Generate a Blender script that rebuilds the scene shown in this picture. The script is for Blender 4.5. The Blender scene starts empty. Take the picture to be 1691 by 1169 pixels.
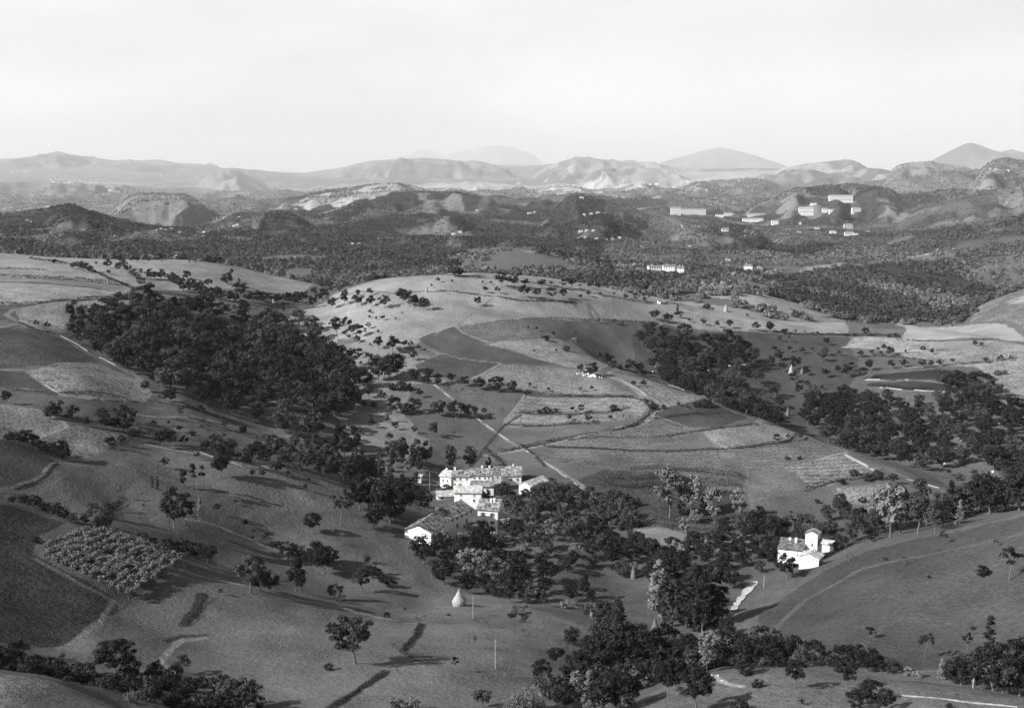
import bpy, math, random
import numpy as np
from mathutils import Vector

SC = bpy.context.scene
R_ = math.radians
# ------------------------------------------------------------------ camera
FPX, CX, CY, YH = 2000.0, 845.5, 584.5, 258.0        # focal length and horizon row, in photo pixels
ZC = 200.0
PITCH = math.atan((CY - YH) / FPX)
cam_d = bpy.data.cameras.new('camera'); cam = bpy.data.objects.new('camera', cam_d)
SC.collection.objects.link(cam); SC.camera = cam
cam.location = (0, 0, ZC); cam.rotation_euler = (R_(90) - PITCH, 0, 0)
cam_d.sensor_width = 36; cam_d.lens = 36 * FPX / 1691
cam_d.clip_start = 1; cam_d.clip_end = 400000
# ------------------------------------------------------------------ light
SUN_EL = R_(33)
SUN_DIR = Vector((-0.91 * math.cos(SUN_EL), -0.415 * math.cos(SUN_EL), math.sin(SUN_EL))).normalized()   # towards the sun
sun_d = bpy.data.lights.new('sun', 'SUN'); sun = bpy.data.objects.new('sun', sun_d)
SC.collection.objects.link(sun)
sun_d.energy = 5.0; sun_d.angle = R_(0.5); sun_d.color = (1.0, 0.985, 0.96)
sun.rotation_euler = SUN_DIR.to_track_quat('Z', 'Y').to_euler()
W = bpy.data.worlds.new('World'); SC.world = W; W.use_nodes = True
nt = W.node_tree; nt.nodes.clear()
def N(nt, t, **k):
    n = nt.nodes.new(t)
    for a, v in k.items(): setattr(n, a, v)
    return n
sky = N(nt, 'ShaderNodeTexSky', sky_type='NISHITA', sun_disc=False)
sky.sun_elevation = SUN_EL; sky.sun_rotation = math.atan2(SUN_DIR.x, SUN_DIR.y)
sky.dust_density = 3.0; sky.air_density = 1.0; sky.altitude = 400
bw = N(nt, 'ShaderNodeSeparateColor'); nt.links.new(sky.outputs[0], bw.inputs[0])     # black and white film behind a red filter: blue sky is dark
# thin high cloud, streaked along the horizon, seen as on black and white film
tc = N(nt, 'ShaderNodeTexCoord'); mp = N(nt, 'ShaderNodeMapping'); mp.inputs['Scale'].default_value = (1.2, 1.2, 4.0)
mp.inputs['Location'].default_value = (0.35, 0.1, 0.2)
mp.inputs['Rotation'].default_value = (0.0, R_(6), 0)
nz = N(nt, 'ShaderNodeTexNoise'); nz.inputs['Scale'].default_value = 1.6; nz.inputs['Detail'].default_value = 6; nz.inputs['Roughness'].default_value = 0.5
cr = N(nt, 'ShaderNodeMapRange'); cr.inputs[1].default_value = 0.36; cr.inputs[2].default_value = 0.64
cr.inputs[3].default_value = 0.0; cr.inputs[4].default_value = 1.0; cr.interpolation_type = 'SMOOTHSTEP'
nt.links.new(tc.outputs['Generated'], mp.inputs[0]); nt.links.new(mp.outputs[0], nz.inputs['Vector']); nt.links.new(nz.outputs[0], cr.inputs[0])
mx = N(nt, 'ShaderNodeMix', data_type='FLOAT'); mx.inputs['A'].default_value = 5.6; mx.inputs['B'].default_value = 6.75
nt.links.new(cr.outputs[0], mx.inputs['Factor'])
ms = N(nt, 'ShaderNodeMix', data_type='FLOAT'); # a bright veil low in the sky, clear overhead
sp = N(nt, 'ShaderNodeSeparateXYZ'); nt.links.new(tc.outputs['Generated'], sp.inputs[0])
vr = N(nt, 'ShaderNodeMapRange'); vr.interpolation_type = 'SMOOTHSTEP'; vr.inputs[1].default_value = .18; vr.inputs[2].default_value = .36
vr.inputs[3].default_value = .92; vr.inputs[4].default_value = 0.0; nt.links.new(sp.outputs[2], vr.inputs[0]); nt.links.new(vr.outputs[0], ms.inputs['Factor'])
nt.links.new(bw.outputs[0], ms.inputs['A']); nt.links.new(mx.outputs[0], ms.inputs['B'])
bg = N(nt, 'ShaderNodeBackground'); bg.inputs[1].default_value = 0.1
nt.links.new(ms.outputs[0], bg.inputs[0]); ow = N(nt, 'ShaderNodeOutputWorld'); nt.links.new(bg.outputs[0], ow.inputs[0])
SC.view_settings.view_transform = 'Standard'; SC.view_settings.look = 'None'
SC.view_settings.gamma = 1; SC.view_settings.exposure = 0.62
SC.cycles.max_bounces = 6; SC.cycles.volume_bounces = 0; SC.cycles.diffuse_bounces = 2
HAZE_DENSITY = 1.9e-5
# ------------------------------------------------------------------ terrain: measured ground points, fitted as one height surface
# (photo x, photo y, metres from the camera): where the ground is seen, or, behind a crest, where it dips out of sight
CP = """
-150 1150 140;-150 1095 150;-60 1140 140;0 1110 152;0 1169 128;100 1128 152;100 1165 138;190 1166 150;300 1180 145;0 1112 172;100 1120 178;150 1125 190;220 1130 182;330 1169 172
60 1075 208;150 1080 205;100 1060 215;60 960 242;150 1000 232;230 985 245;60 900 264;0 870 270;-100 830 278;0 831 281;110 862 281;200 875 284;300 940 262;230 920 262;420 968 264;350 1050 222;250 1100 200;450 1100 198;600 1100 197;400 1169 172;600 1169 168;760 1169 168;950 1169 170;760 1100 199;500 1030 235;560 1000 264;640 1020 258;700 1024 258;760 1030 248;850 1050 235;900 1100 212
450 950 292;350 925 290;560 975 292;640 985 286;700 1000 284;760 1000 279;870 1003 276;870 992 296;990 1042 256;960 1020 275;810 1000 281;700 960 305;640 910 325;560 920 315;450 900 322
100 850 298;0 822 300;0 790 315;100 780 325;200 830 320;250 870 300;0 742 340;0 722 352;98 760 343;-150 705 350;-150 730 345;0 716 372;98 750 360;50 700 388;0 672 404;110 708 385;200 760 350;230 735 380;300 790 350;300 850 315;400 800 350;480 774 376;560 797 386;400 755 382;330 745 380;640 830 370;640 870 345
300 715 410;230 715 400;400 745 405;480 765 402;560 785 402;640 810 395;300 690 430;250 670 440;360 695 440;450 730 430;520 760 415
100 640 432;0 645 425;-150 630 430;140 625 446;0 612 455;100 600 470;60 570 502;0 540 540;-150 520 550;0 520 565;110 560 540;100 500 600;200 490 650;0 470 660;-150 455 660;-150 410 850;200 472 700;100 450 735;0 435 770;0 419 850;120 427 850;250 431 850;340 434 855;430 450 870;520 468 890;240 480 680;330 470 740;420 470 800;300 488 690;400 500 690
0 470 1050;200 475 1050;400 490 1050;520 500 1050;-150 460 1050
150 580 530;190 610 490;250 640 465;300 660 450;300 600 530;400 600 560;300 530 620;400 650 500;470 560 640;500 515 700;530 600 610;550 700 480;550 740 450;450 710 452;470 680 470;620 740 455;600 650 530;440 480 770;520 500 745;560 485 750;600 470 745;610 467 745;680 459 738;600 560 620;700 600 575;650 700 490
760 456 728;830 459 730;900 464 740;1000 478 755;1120 500 775;1250 521 795;1400 530 800;1500 540 785;1600 551 760;1691 563 740;1850 590 700;760 490 680;760 560 612;760 650 532;760 740 467;760 800 428;900 500 690;900 560 620;1000 520 700;850 600 575
760 800 425;700 820 410;800 850 385;760 890 352;850 870 372;650 780 425;700 780 428;600 810 400;700 920 325;800 940 325;850 970 310;900 930 330;900 780 438;900 700 500;900 650 540;1000 700 497;1000 760 450;1000 830 405;1100 700 500;1100 760 450;1150 830 402;1250 760 450;1300 800 417;1240 830 398;1350 760 450;1400 800 420;1300 850 386;1450 820 408;1450 850 388
870 540 640;935 565 625;1010 604 598;1085 635 565;1160 655 540;1250 690 510;1330 720 485;1400 745 465;1480 775 445;1560 812 420;1000 575 660;1010 600 640;1085 625 620;1160 655 580;1160 620 640;1250 690 555;1250 655 605;1330 715 530;1400 745 508;1400 715 540;1480 765 490;1560 800 455;1560 780 480
1060 520 720;1150 560 705;1250 560 720;1250 620 655;1300 640 640;1350 600 680;1450 600 690;1400 560 740;1550 590 700;1650 600 680;1691 640 625;1691 700 560;1500 700 560;1600 760 500;1691 780 485;1400 690 575;1500 650 610;1600 660 595;1850 650 620;1850 780 480;1640 830 430
1000 870 382;1100 870 375;1100 890 365;1200 880 370;1300 890 360;1000 950 330;1040 1000 300;1100 1060 265;1000 1100 232;1100 960 320;1180 1000 295;1180 1060 262;1200 930 335;1250 900 352;1420 870 368;950 900 350
1250 1012 280;1300 975 300;1360 942 306;1310 940 322;1440 905 310;1560 879 307;1691 849 300;1850 815 295;1230 990 300;1360 925 335;1440 890 345;1560 870 350;1691 850 340;1560 850 385;1691 835 385;1850 820 350;1650 950 262;1500 1000 255;1400 1050 238;1600 1080 222;1300 1060 245;1500 1080 224;1691 1060 226;1850 1000 240
1040 1163 170;1110 1123 179;1200 1104 183;1280 1102 182;1350 1106 180;1500 1122 173;1600 1135 167;1691 1150 161;1850 1170 155;1200 1160 158;1400 1160 155;1600 1169 150;1040 1140 200;1110 1130 200;1200 1120 203;1350 1120 202;1500 1135 196;1691 1160 180;1350 1095 216;1500 1108 210;1650 1115 204;1200 1090 225;1000 1150 185;1850 1150 195
"""
FAR = """
-150 420 1400;0 410 1450;100 408 1480;300 412 1480;300 385 1700;450 410 1500;450 375 1850;600 430 1350;600 400 1600;600 370 1900;560 332 2300;640 319 2500;760 317 2500;760 350 2100;850 329 2450;900 319 2600;1000 328 2500;760 400 1620;900 370 1900;1000 370 1950;520 350 2100
100 341 1900;60 352 1950;140 348 1920;200 366 1850;230 372 1850;0 350 2000;-150 345 2000;0 375 1750;100 380 1650;200 390 1650;330 362 2050;400 350 2200;450 340 2300;500 336 2350
100 365 2200;0 365 2250;200 378 2150;330 372 2250;400 362 2500;-150 365 2250;250 390 1950
760 475 1050;600 480 1080;870 470 1050;870 409 1250;780 424 1250;700 443 1230;960 421 1250;1050 442 1180;1100 454 1140;1200 455 1150;870 425 1430;960 435 1400;780 440 1400;700 450 1350;900 440 1120;960 460 1050;1000 457 1020;1080 470 990;1150 490 940;1250 500 930;1300 516 930;1400 535 950;1000 500 880;1150 520 870;1300 545 870;1500 560 880;860 480 880;640 490 900;760 475 860
1050 430 1450;1200 430 1400;1300 450 1300;1380 437 1420;1470 427 1480;1560 416 1520;1560 440 1560;1460 440 1560;1400 500 1120;1500 500 1150;1550 525 1080;1450 470 1250;1640 495 1250;1600 450 1450;1691 440 1450;1600 530 1100
1300 420 1650;1300 390 1900;1450 400 1850;1450 380 2050;1135 357 2200;1060 380 2000;1240 362 2200;1388 333 2550;1330 353 2300;1415 356 2300;1240 340 2600;1135 335 2550;1600 372 1850;1691 352 1950;1600 405 1650;1850 350 1900;1530 372 1950;1691 400 1650;1850 440 1400
1691 478 960;1640 497 950;1590 522 950;1600 548 860;1691 530 850;1691 500 1130;1640 515 1120;1850 450 950;1850 540 850;1691 575 800
-150 300 3900;0 300 3900;100 304 3800;180 309 3600;60 320 3400;150 330 3200;250 345 2900;200 318 3500;320 325 3300;300 300 4400;370 325 3400;400 345 2800;400 310 4300;450 300 5000;340 295 5200;450 345 2750;500 320 3000
0 268 6800;90 255 7200;200 266 7000;260 265 6800;300 271 6700;360 270 6400;400 284 6800;450 293 7500;500 291 7500;-150 265 7000;360 280 5600;200 278 5600;90 275 5600
520 280 6200;600 268 6500;700 260 7000;760 265 7000;850 273 6600;900 268 6600;960 262 6500;1040 266 6300;1080 271 6000;600 290 4900;700 285 5200;800 290 4800;900 283 5400;1000 285 5000;620 309 3600;760 304 3900;900 304 3900;1000 303 3900;1100 304 3600;700 325 3000;900 330 2950;560 310 3500;520 330 2900
1180 282 4200;1270 273 4600;1330 270 4800;1400 266 5000;1450 277 4800;1500 269 3900;1570 275 3900;1350 290 3700;1250 300 3400;1180 305 3200;1430 300 3300;1600 277 3300;1640 264 3200;1691 266 3200;1850 262 3200;1600 320 2500;1691 310 2500;1500 300 3100;1100 275 5200;1850 310 2500;1500 330 2500;1140 322 2850
-150 300 9500;100 300 9500;360 300 9000;600 300 9500;850 300 9500;1080 300 9000;1400 300 8000;1640 300 6000;1850 300 6000;1500 300 6000
-150 282 11000;300 282 11000;850 282 11000;1400 282 11000;1850 282 11000
300 1400 105;850 1400 105;1400 1400 105;-150 1400 105;1850 1400 105;300 2500 50;850 2500 50;1400 2500 50;-150 2500 50;1850 2500 50
"""
def rdir(px, py):
    a = (px - CX) / FPX; b = (CY - py) / FPX
    x = a; y = math.cos(PITCH) + b * math.sin(PITCH); z = -math.sin(PITCH) + b * math.cos(PITCH)
    return x, y, z
def az_te(px, py):
    x, y, z = rdir(px, py); h = np.hypot(x, y)
    return np.arctan2(x, y), z / h
cps = np.array([[float(v) for v in t.split()] for t in (CP + FAR).replace('\n', ';').split(';') if t.strip()])
_n = np.log([1, 900, 1900, 2600, 3900, 7000, 11000]); _m = np.log([1, 900, 3000, 6500, 25500, 49000, 120000])
def rmap(r): return np.exp(np.interp(np.log(np.maximum(r, 1)), _n, _m))      # the far country lies deeper than first measured
def runmap(r): return np.exp(np.interp(np.log(r), _m, _n))
cps[:, 2] = rmap(cps[:, 2])
_az, _te = az_te(cps[:, 0], cps[:, 1])
US, VS = 2.0, 1.0
cu = _az * US; cv = np.log(cps[:, 2]) * VS
def _k(d2): return 0.5 * d2 * np.log(d2 + 1e-9)
def _tps(cu, cv, val, lam):
    n = len(cu); K = _k((cu[:, None] - cu) ** 2 + (cv[:, None] - cv) ** 2) + lam * np.eye(n)
    Pm = np.stack([np.ones(n), cu, cv], 1)
    A = np.block([[K, Pm], [Pm.T, np.zeros((3, 3))]])
    return np.linalg.solve(A, np.concatenate([val, np.zeros(3)]))
wts = _tps(cu, cv, _te, 2e-5)
AZ0, AZ1 = R_(-30), R_(30)
NA2 = 640
lr_k = np.array([math.log(v) for v in (42, 120, 900, 6000, 126000)]); lr_n = [40, 700, 360, 330]
LR = np.concatenate([np.linspace(lr_k[i], lr_k[i + 1], lr_n[i], endpoint=False) for i in range(4)] + [[lr_k[4]]])
AZ = np.linspace(AZ0, AZ1, NA2 * 2)
def _eval(azs, lrs):
    out = np.empty((len(lrs), len(azs)))
    lo, hi = _az.min(), _az.max()
    uu = np.clip(azs, lo, hi) * US
    for i, l in enumerate(lrs):
        v = l * VS
        d2 = (uu[:, None] - cu) ** 2 + (v - cv) ** 2
        out[i] = _k(d2) @ wts[:-3] + wts[-3] + wts[-2] * uu + wts[-1] * v
    return out
T2 = _eval(AZ[::2], LR[::2])
def _up(T, x0, x1):                       # linear up-sampling along axis 0
    i = np.clip(np.searchsorted(x0, x1) - 1, 0, len(x0) - 2); t = ((x1 - x0[i]) / (x0[i + 1] - x0[i]))[:, None]
    return T[i] * (1 - t) + T[i + 1] * t
TE = _up(_up(T2, LR[::2], LR).T, AZ[::2], AZ).T
RR = np.exp(LR)[:, None] * np.ones_like(TE)
# lattice noise
_rng = np.random.default_rng(7)
_tab = _rng.random((256, 256))
def vnoise(x, y, s, seed=0):
    x = x / s + 17.3 * seed; y = y / s + 9.1 * seed
    xi = np.floor(x).astype(int); yi = np.floor(y).astype(int); fx = x - xi; fy = y - yi
    fx = fx * fx * fx * (fx * (fx * 6 - 15) + 10); fy = fy * fy * fy * (fy * (fy * 6 - 15) + 10)
    g = lambda a, b: _tab[a % 256, b % 256]
    return (g(xi, yi) * (1 - fx) + g(xi + 1, yi) * fx) * (1 - fy) + (g(xi, yi + 1) * (1 - fx) + g(xi + 1, yi + 1) * fx) * fy * 1.0
def fbm(x, y, s, o=4, seed=0):
    t = 0; a = 1; n = 0
    for k in range(o): t = t + a * vnoise(x, y, s / 2 ** k, seed + k * 3); n += a; a *= 0.5
    return t / n
XX = RR * np.sin(AZ)[None, :]; YY = RR * np.cos(AZ)[None, :]
def sstep(a, b, x):
    t = np.clip((x - a) / (b - a), 0, 1); return t * t * (3 - 2 * t)
ZZ = TE * RR
RN = runmap(RR); XN = XX * RN / RR; YN = YY * RN / RR; SCL = RR / RN
ridg = 1 - np.abs(2 * fbm(XN, YN, 420, 4, 3) - 1) * 2
farw = sstep(1050, 1700, RN) * SCL * (1 - .65 * sstep(3000, 5200, RN))
ZZ += farw * 13 * np.clip(RN / 2400, .6, 1.2) * (ridg - 0.55)
ZZ += farw * 6 * (fbm(XN, YN, 110, 3, 11) - 0.5)
ZZ += (RN < 1400) * (1.6 * (fbm(XX, YY, 38, 3, 21) - 0.5) + 0.35 * (vnoise(XX, YY, 5, 31) - 0.5))
ZZ -= RR * .0058 * sstep(1500, 1950, RN) * (1 - .45 * sstep(4500, 6500, RN))
spur = 1 - np.abs(2 * fbm(XN * 1.0, YN * .38, 210, 4, 29) - 1) * 2
ZZ += RR * .0075 * (spur - .5) * sstep(1050, 1600, RN) * (1 - .75 * sstep(3200, 5200, RN))
def ridge(pts, r, A=.026, wf=.20, wb=.09, rough=.8):
    """a fold of the far hills: crest as seen, its real distance, height A (of the distance), and how far it reaches to front and back"""
    global ZZ
    P = [tuple(float(v) for v in q.split()) for q in pts.split(',')]; az = np.array([az_te(a, b)[0] for a, b in P]); te = np.array([az_te(a, b)[1] for a, b in P])
    sp_ = az[-1] - az[0]; j = np.nonzero((AZ > az[0] - .35 * sp_) & (AZ < az[-1] + .35 * sp_))[0]
    if not len(j): return
    x = AZ[j]; xe = x; x = np.clip(x, az[0], az[-1]); k = np.clip(np.searchsorted(az, x) - 1, 0, len(az) - 2); t = (x - az[k]) / (az[k + 1] - az[k]); t = t * t * (3 - 2 * t) * .6 + t * .4
    tc = te[k] * (1 - t) + te[k + 1] * t
    e = np.minimum(xe - az[0], az[-1] - xe) / sp_; endd = np.clip((.3 - e) / .3, 0, 3) ** 1.8
    wob = (fbm(x * 60, x * 0 + r, 1.3, 3, 7) - .5) * .06
    ln = np.log(RN[:, j[0]])[:, None]; d = ln - (math.log(r) + wob)[None, :]
    g = 1 - np.abs(2 * fbm(XN[:, j], YN[:, j], r * .06, 4, int(r) % 13) - 1) * 2        # gullies
    q = np.where(d < 0, -d / wf, d / wb); fall = np.clip(q, 0, 2.4) ** 1.55; f1 = np.clip(fall, 0, 1)
    zc = (tc * rmap(r) if True else 0)[None, :] * 1.0
    z = RR[:, j] * tc[None, :] - rmap(r) * A * (fall + endd[None, :] * .8) + rmap(r) * A * rough * f1 * (1 - f1) * 1.6 * (g - .3) + RR[:, j] * .007 * (spur[:, j] - .5) * np.minimum(1, fall * 4)
    m = (q < 2.3); ZZ[:, j] = np.where(m, np.maximum(ZZ[:, j], z), ZZ[:, j])
for args in (
    ('10 372,60 358,85 345,115 340,150 351,200 366,260 378,330 392', 1900), ('150 352,180 335,230 320,300 322,350 343,390 365', 2900), ('-150 296,60 300,130 298,200 305,260 318,340 336', 3900),
    ('360 366,420 346,480 328,560 313,620 305,700 302,760 306', 3000), ('300 302,350 287,390 281,430 300,480 322', 5200, .022), ('-150 262,0 268,40 262,90 253,140 259,200 266,260 264,300 270,350 270,380 278,440 288,480 292', 7000, .02),
    ('490 304,540 278,580 268,640 264,700 261,780 267,850 275,920 290', 6000, .022), ('850 288,900 269,960 261,1030 266,1100 272,1180 284', 5600, .02), ('930 292,990 280,1050 276,1110 280,1160 290', 4700, .018),
    ('1230 296,1300 276,1340 269,1400 264,1430 269,1475 285', 4300, .024), ('1430 296,1480 273,1530 268,1580 272,1660 290', 3700, .026), ('1590 290,1630 265,1660 262,1700 268,1790 280', 3100), ('1640 275,1740 262,1850 262', 3150),
    ('1180 352,1260 326,1320 312,1400 305,1460 311,1560 332', 2750), ('1420 380,1500 350,1560 335,1620 324,1700 318,1850 312', 2400), ('440 352,540 330,600 321,660 316,760 318,850 328,930 342', 2500), ('820 345,900 325,960 321,1010 328,1060 345,1120 365', 2350),
    ('540 430,640 390,700 366,760 348,800 340', 2000, .025, .12), ('830 410,920 374,1000 354,1060 345', 1900, .025, .12), ('1060 410,1120 380,1170 371,1230 375,1310 402', 1850, .022, .12), ('1250 446,1330 420,1400 407,1480 412,1560 430', 1650, .02, .1),
    ('300 400,380 370,450 352,520 342', 1950, .022, .12), ('1480 400,1560 378,1640 362,1720 350,1850 345', 1900, .022, .12), ('1560 460,1640 430,1740 400,1850 380', 1500, .022, .1), ('620 350,680 330,740 326,800 332', 3600, .016), ('1080 318,1160 300,1240 296,1330 305', 3400, .02)):
    ridge(*args)
def bump(px, dist, top_py, wpx, wr, sk=0.0, rough=0.2, flat=1.0):
    """a distant mountain: a cone of real size at its own distance"""
    global ZZ
    a, te = az_te(px, top_py); cx = dist * math.sin(a); cy = dist * math.cos(a); w = wpx / FPX * dist
    zt = te * dist; base = az_te(px, 285)[1] * dist
    dx = (XX - cx) / w; dy = (YY - cy) / (wr * w)
    dx = dx * (1 + sk * np.sign(dx))
    q = np.sqrt(dx * dx + dy * dy) + rough * (fbm(XX, YY, w * 0.5, 4, 41) - 0.5)
    h = np.clip(1 - q, 0, 1); h = h ** flat
    m = base + (zt - base) * h / max(h.max(), .01)
    ZZ = np.where(h > 0, np.maximum(ZZ, m), ZZ)
bump(1188, 70000, 244, 120, 1.0, 0, .12, .62)
bump(1600, 42000, 236, 95, 1.0, -.25, .18, .8)
bump(1672, 44000, 247, 100, 1.0, 0, .18, .8)
bump(825, 112000, 240, 85, 1.0, 0, .5, .7)
bump(770, 116000, 247, 90, 1.0, 0, .4, .7)
bump(700, 118000, 246, 80, 1.0, 0, .4, .7)
TE = ZZ / RR
def height(x, y):
    r = math.hypot(x, y); a = math.atan2(x, y)
    i = int(np.clip(np.searchsorted(LR, math.log(r)) - 1, 0, len(LR) - 2)); u = (math.log(r) - LR[i]) / (LR[i + 1] - LR[i])
    j = (a - AZ0) / (AZ1 - AZ0) * (len(AZ) - 1); j = min(max(j, 0), len(AZ) - 1.001); j0 = int(j); v = j - j0
    z = (ZZ[i, j0] * (1 - v) + ZZ[i, j0 + 1] * v) * (1 - u) + (ZZ[i + 1, j0] * (1 - v) + ZZ[i + 1, j0 + 1] * v) * u
    return z + ZC
_Rr = np.exp(LR)
def ground(px, py, rmin=95, rmax=11000):
    rmin, rmax = float(rmap(rmin)), float(rmap(rmax))
    """the first ground the line of sight from the camera meets between rmin and rmax, as (x, y, z)"""
    a, te = az_te(px, py)
    j = (a - AZ0) / (AZ1 - AZ0) * (len(AZ) - 1); j = min(max(j, 0), len(AZ) - 1.001); j0 = int(j); v = j - j0
    col = TE[:, j0] * (1 - v) + TE[:, j0 + 1] * v
    k0 = np.searchsorted(_Rr, rmin); k1 = min(np.searchsorted(_Rr, rmax), len(_Rr) - 1)
    c = col[k0:k1] - te
    hit = np.nonzero((c[:-1] < 0) & (c[1:] >= 0))[0]
    if len(hit):
        i = hit[0]; t = -c[i] / (c[i + 1] - c[i]); r = math.exp(LR[k0 + i] * (1 - t) + LR[k0 + i + 1] * t)
    else:
        i = int(np.argmin(np.abs(c))); r = _Rr[k0 + i]
    x = r * math.sin(a); y = r * math.cos(a)
    return Vector((x, y, height(x, y)))
def project(x, y, z):
    """world point back to photo pixels (used only to check the fit)"""
    z = z - ZC; d = y * math.cos(PITCH) - z * math.sin(PITCH); u = y * math.sin(PITCH) + z * math.cos(PITCH)
    return CX + FPX * x / d, CY - FPX * u / d
# ------------------------------------------------------------------ what grows or lies where: tone and grain of the ground
TONE = np.empty_like(ZZ); GRAIN = np.empty_like(ZZ)          # albedo; strength of the crop's own light and dark speckle
terr = np.sin((ZZ + 1.5 * (fbm(XX, YY, 30, 3, 33) - .5)) * 2 * math.pi / 1.7)
n1 = fbm(XN, YN, 60, 4, 51); n2 = fbm(XN, YN, 300, 4, 61); n3 = fbm(XX, YY, 14, 3, 71)
TONE[:] = 0.088 + 0.05 * (n1 - .5) + 0.035 * (n3 - .5); GRAIN[:] = 0.22
TONE *= 1.0 + .12 * sstep(300, 600, RR)
patch = sstep(.60, .66, .55 * vnoise(XN, YN * .8, 34, 101) + .45 * vnoise(XN, YN * .6, 80, 103))
clear = sstep(.50, .62, n2 + .25 * (n1 - .5))
clear2 = sstep(.49, .57, fbm(XN, YN, 420, 4, 83) + .3 * (n1 - .5))
fart = 0.056 + 0.030 * clear + .03 * (n1 - .5)
far2 = 0.085 + (0.17 - .11 * sstep(4200, 5200, RN)) * clear2 + .05 * (n1 - .5)
fart = fart * (1 - sstep(2500, 4200, RN)) + far2 * sstep(2500, 4200, RN)
fw = sstep(900, 1000, RN); PATCH = patch * sstep(1000, 1200, RN) * (1 - .5 * sstep(4500, 6000, RN)); TONE[:] = TONE * (1 - fw) + fart * fw; GRAIN[:] = GRAIN * (1 - fw) + .35 * fw
TONE *= 1 + (.07 * terr * (n2 > .42) + (.10 + .1 * sstep(300, 450, RR)) * (fbm(XX, YY, 5, 3, 37) - .5)) * (1 - fw)
def poly_world(pts, rr):
    return [ground(px, py, *rr)[:2] for px, py in pts]
def inside(P, soft=1.6):
    xs = [p[0] for p in P]; ys = [p[1] for p in P]
    bb = (XX > min(xs)) & (XX < max(xs)) & (YY > min(ys)) & (YY < max(ys))
    ii = np.nonzero(bb); x = XX[ii]; y = YY[ii]; c = np.zeros(len(x), bool)
    x = x + soft * 2 * (fbm(x, y, 6 + soft * 4, 3, 91) - .5); y = y + soft * 2 * (fbm(x, y, 6 + soft * 4, 3, 92) - .5)
    for k in range(len(P)):
        x0, y0 = P[k]; x1, y1 = P[(k + 1) % len(P)]
        if y0 == y1: continue
        c ^= ((y0 > y) != (y1 > y)) & (x < (x1 - x0) * (y - y0) / (y1 - y0) + x0)
    return ii[0][c], ii[1][c]
def Q(s): return [tuple(float(v) for v in p.split()) for p in s.split(',')]
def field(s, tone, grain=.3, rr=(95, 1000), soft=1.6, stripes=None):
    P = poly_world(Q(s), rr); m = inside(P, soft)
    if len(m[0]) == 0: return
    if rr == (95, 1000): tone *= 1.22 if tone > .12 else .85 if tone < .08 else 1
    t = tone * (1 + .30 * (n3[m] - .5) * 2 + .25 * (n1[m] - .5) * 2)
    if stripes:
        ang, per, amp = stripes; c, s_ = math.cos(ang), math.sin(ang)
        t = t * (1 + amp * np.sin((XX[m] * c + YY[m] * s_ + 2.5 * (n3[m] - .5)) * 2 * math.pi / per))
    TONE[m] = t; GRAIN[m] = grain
L_ = (95, 1000)
# grass of the hill in the middle and its crest
field('480 520,560 482,610 466,680 455,760 446,900 455,1000 475,1120 497,1250 518,1400 527,1500 537,1600 548,1500 560,1400 553,1250 547,1130 540,1050 530,860 527,760 540,690 562,640 580,560 560,530 620,480 600', .17, .3, soft=6)
field('560 560,700 590,740 640,700 760,560 720,530 640', .135, .22, soft=9)
field('860 527,1050 531,1060 600,1010 604,935 567', .088, .2)
field('1050 530,1250 548,1400 556,1430 615,1330 690,1330 720,1160 660,1060 640', .072, .25, soft=5)
field('1400 553,1500 560,1600 548,1480 533,1380 530', .10, .2)
field('1476 532,1691 558,1850 580,1850 596,1691 566,1640 560,1510 562,1488 558,1496 546', 0.20, .12)
field('1408 557,1450 555,1540 564,1548 580,1470 578,1398 573', .19, .75)
field('1484 583,1560 579,1600 563,1640 562,1850 600,1850 680,1691 652,1646 640,1612 606,1560 606', .185, .75)
field('1530 560,1560 560,1640 562,1600 575,1545 577', 0.16, .2)
field('1446 618,1555 609,1556 628,1440 630', .045, .35)
field('1432 632,1560 630,1575 648,1470 645', .05, .3)
# left hill
field('-200 400,0 418,120 425,250 430,340 433,430 450,522 470,500 485,400 478,240 478,205 470,0 458,-200 450', .17, .25)
field('-200 455,0 458,205 470,214 476,230 481,60 466,-200 462', 0.13, .2)
field('-200 470,0 467,110 472,215 480,185 492,90 500,0 503,-200 505', .185, .65)
field('225 482,320 490,450 502,380 500,300 498,235 497,200 490', .12, .25)
field('30 512,60 504,190 491,226 500,180 520,120 530,105 550,60 545,28 530', .19, .7)
field('-200 540,0 541,45 543,95 556,162 596,90 604,0 609,-200 600', .072, .55)
field('42 613,90 605,158 599,230 626,248 650,245 660,160 662,105 654,75 635', 0.15, .8)
field('-200 612,0 612,40 614,75 637,100 654,50 648,0 640,-200 640', .065, .25)
field('-200 665,0 668,60 676,112 705,64 720,0 722,-200 715', 0.14, .65)
field('112 706,130 700,196 719,182 742,150 756,118 757,66 733,62 722', .12, .75)
field('-200 724,0 724,40 738,97 763,60 792,10 806,-200 800', .045, .4)
field('-200 828,0 832,60 848,108 864,70 890,55 915,130 955,186 988,190 1005,160 1040,95 1068,0 1060,-200 1040', .043, .6)
field('230 733,300 742,430 775,560 797,500 780,400 762,270 734', 0.14, .1)
field('230 735,350 760,480 790,560 800,640 830,640 860,470 838,330 800,190 770', .115, .3, soft=5)
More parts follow.
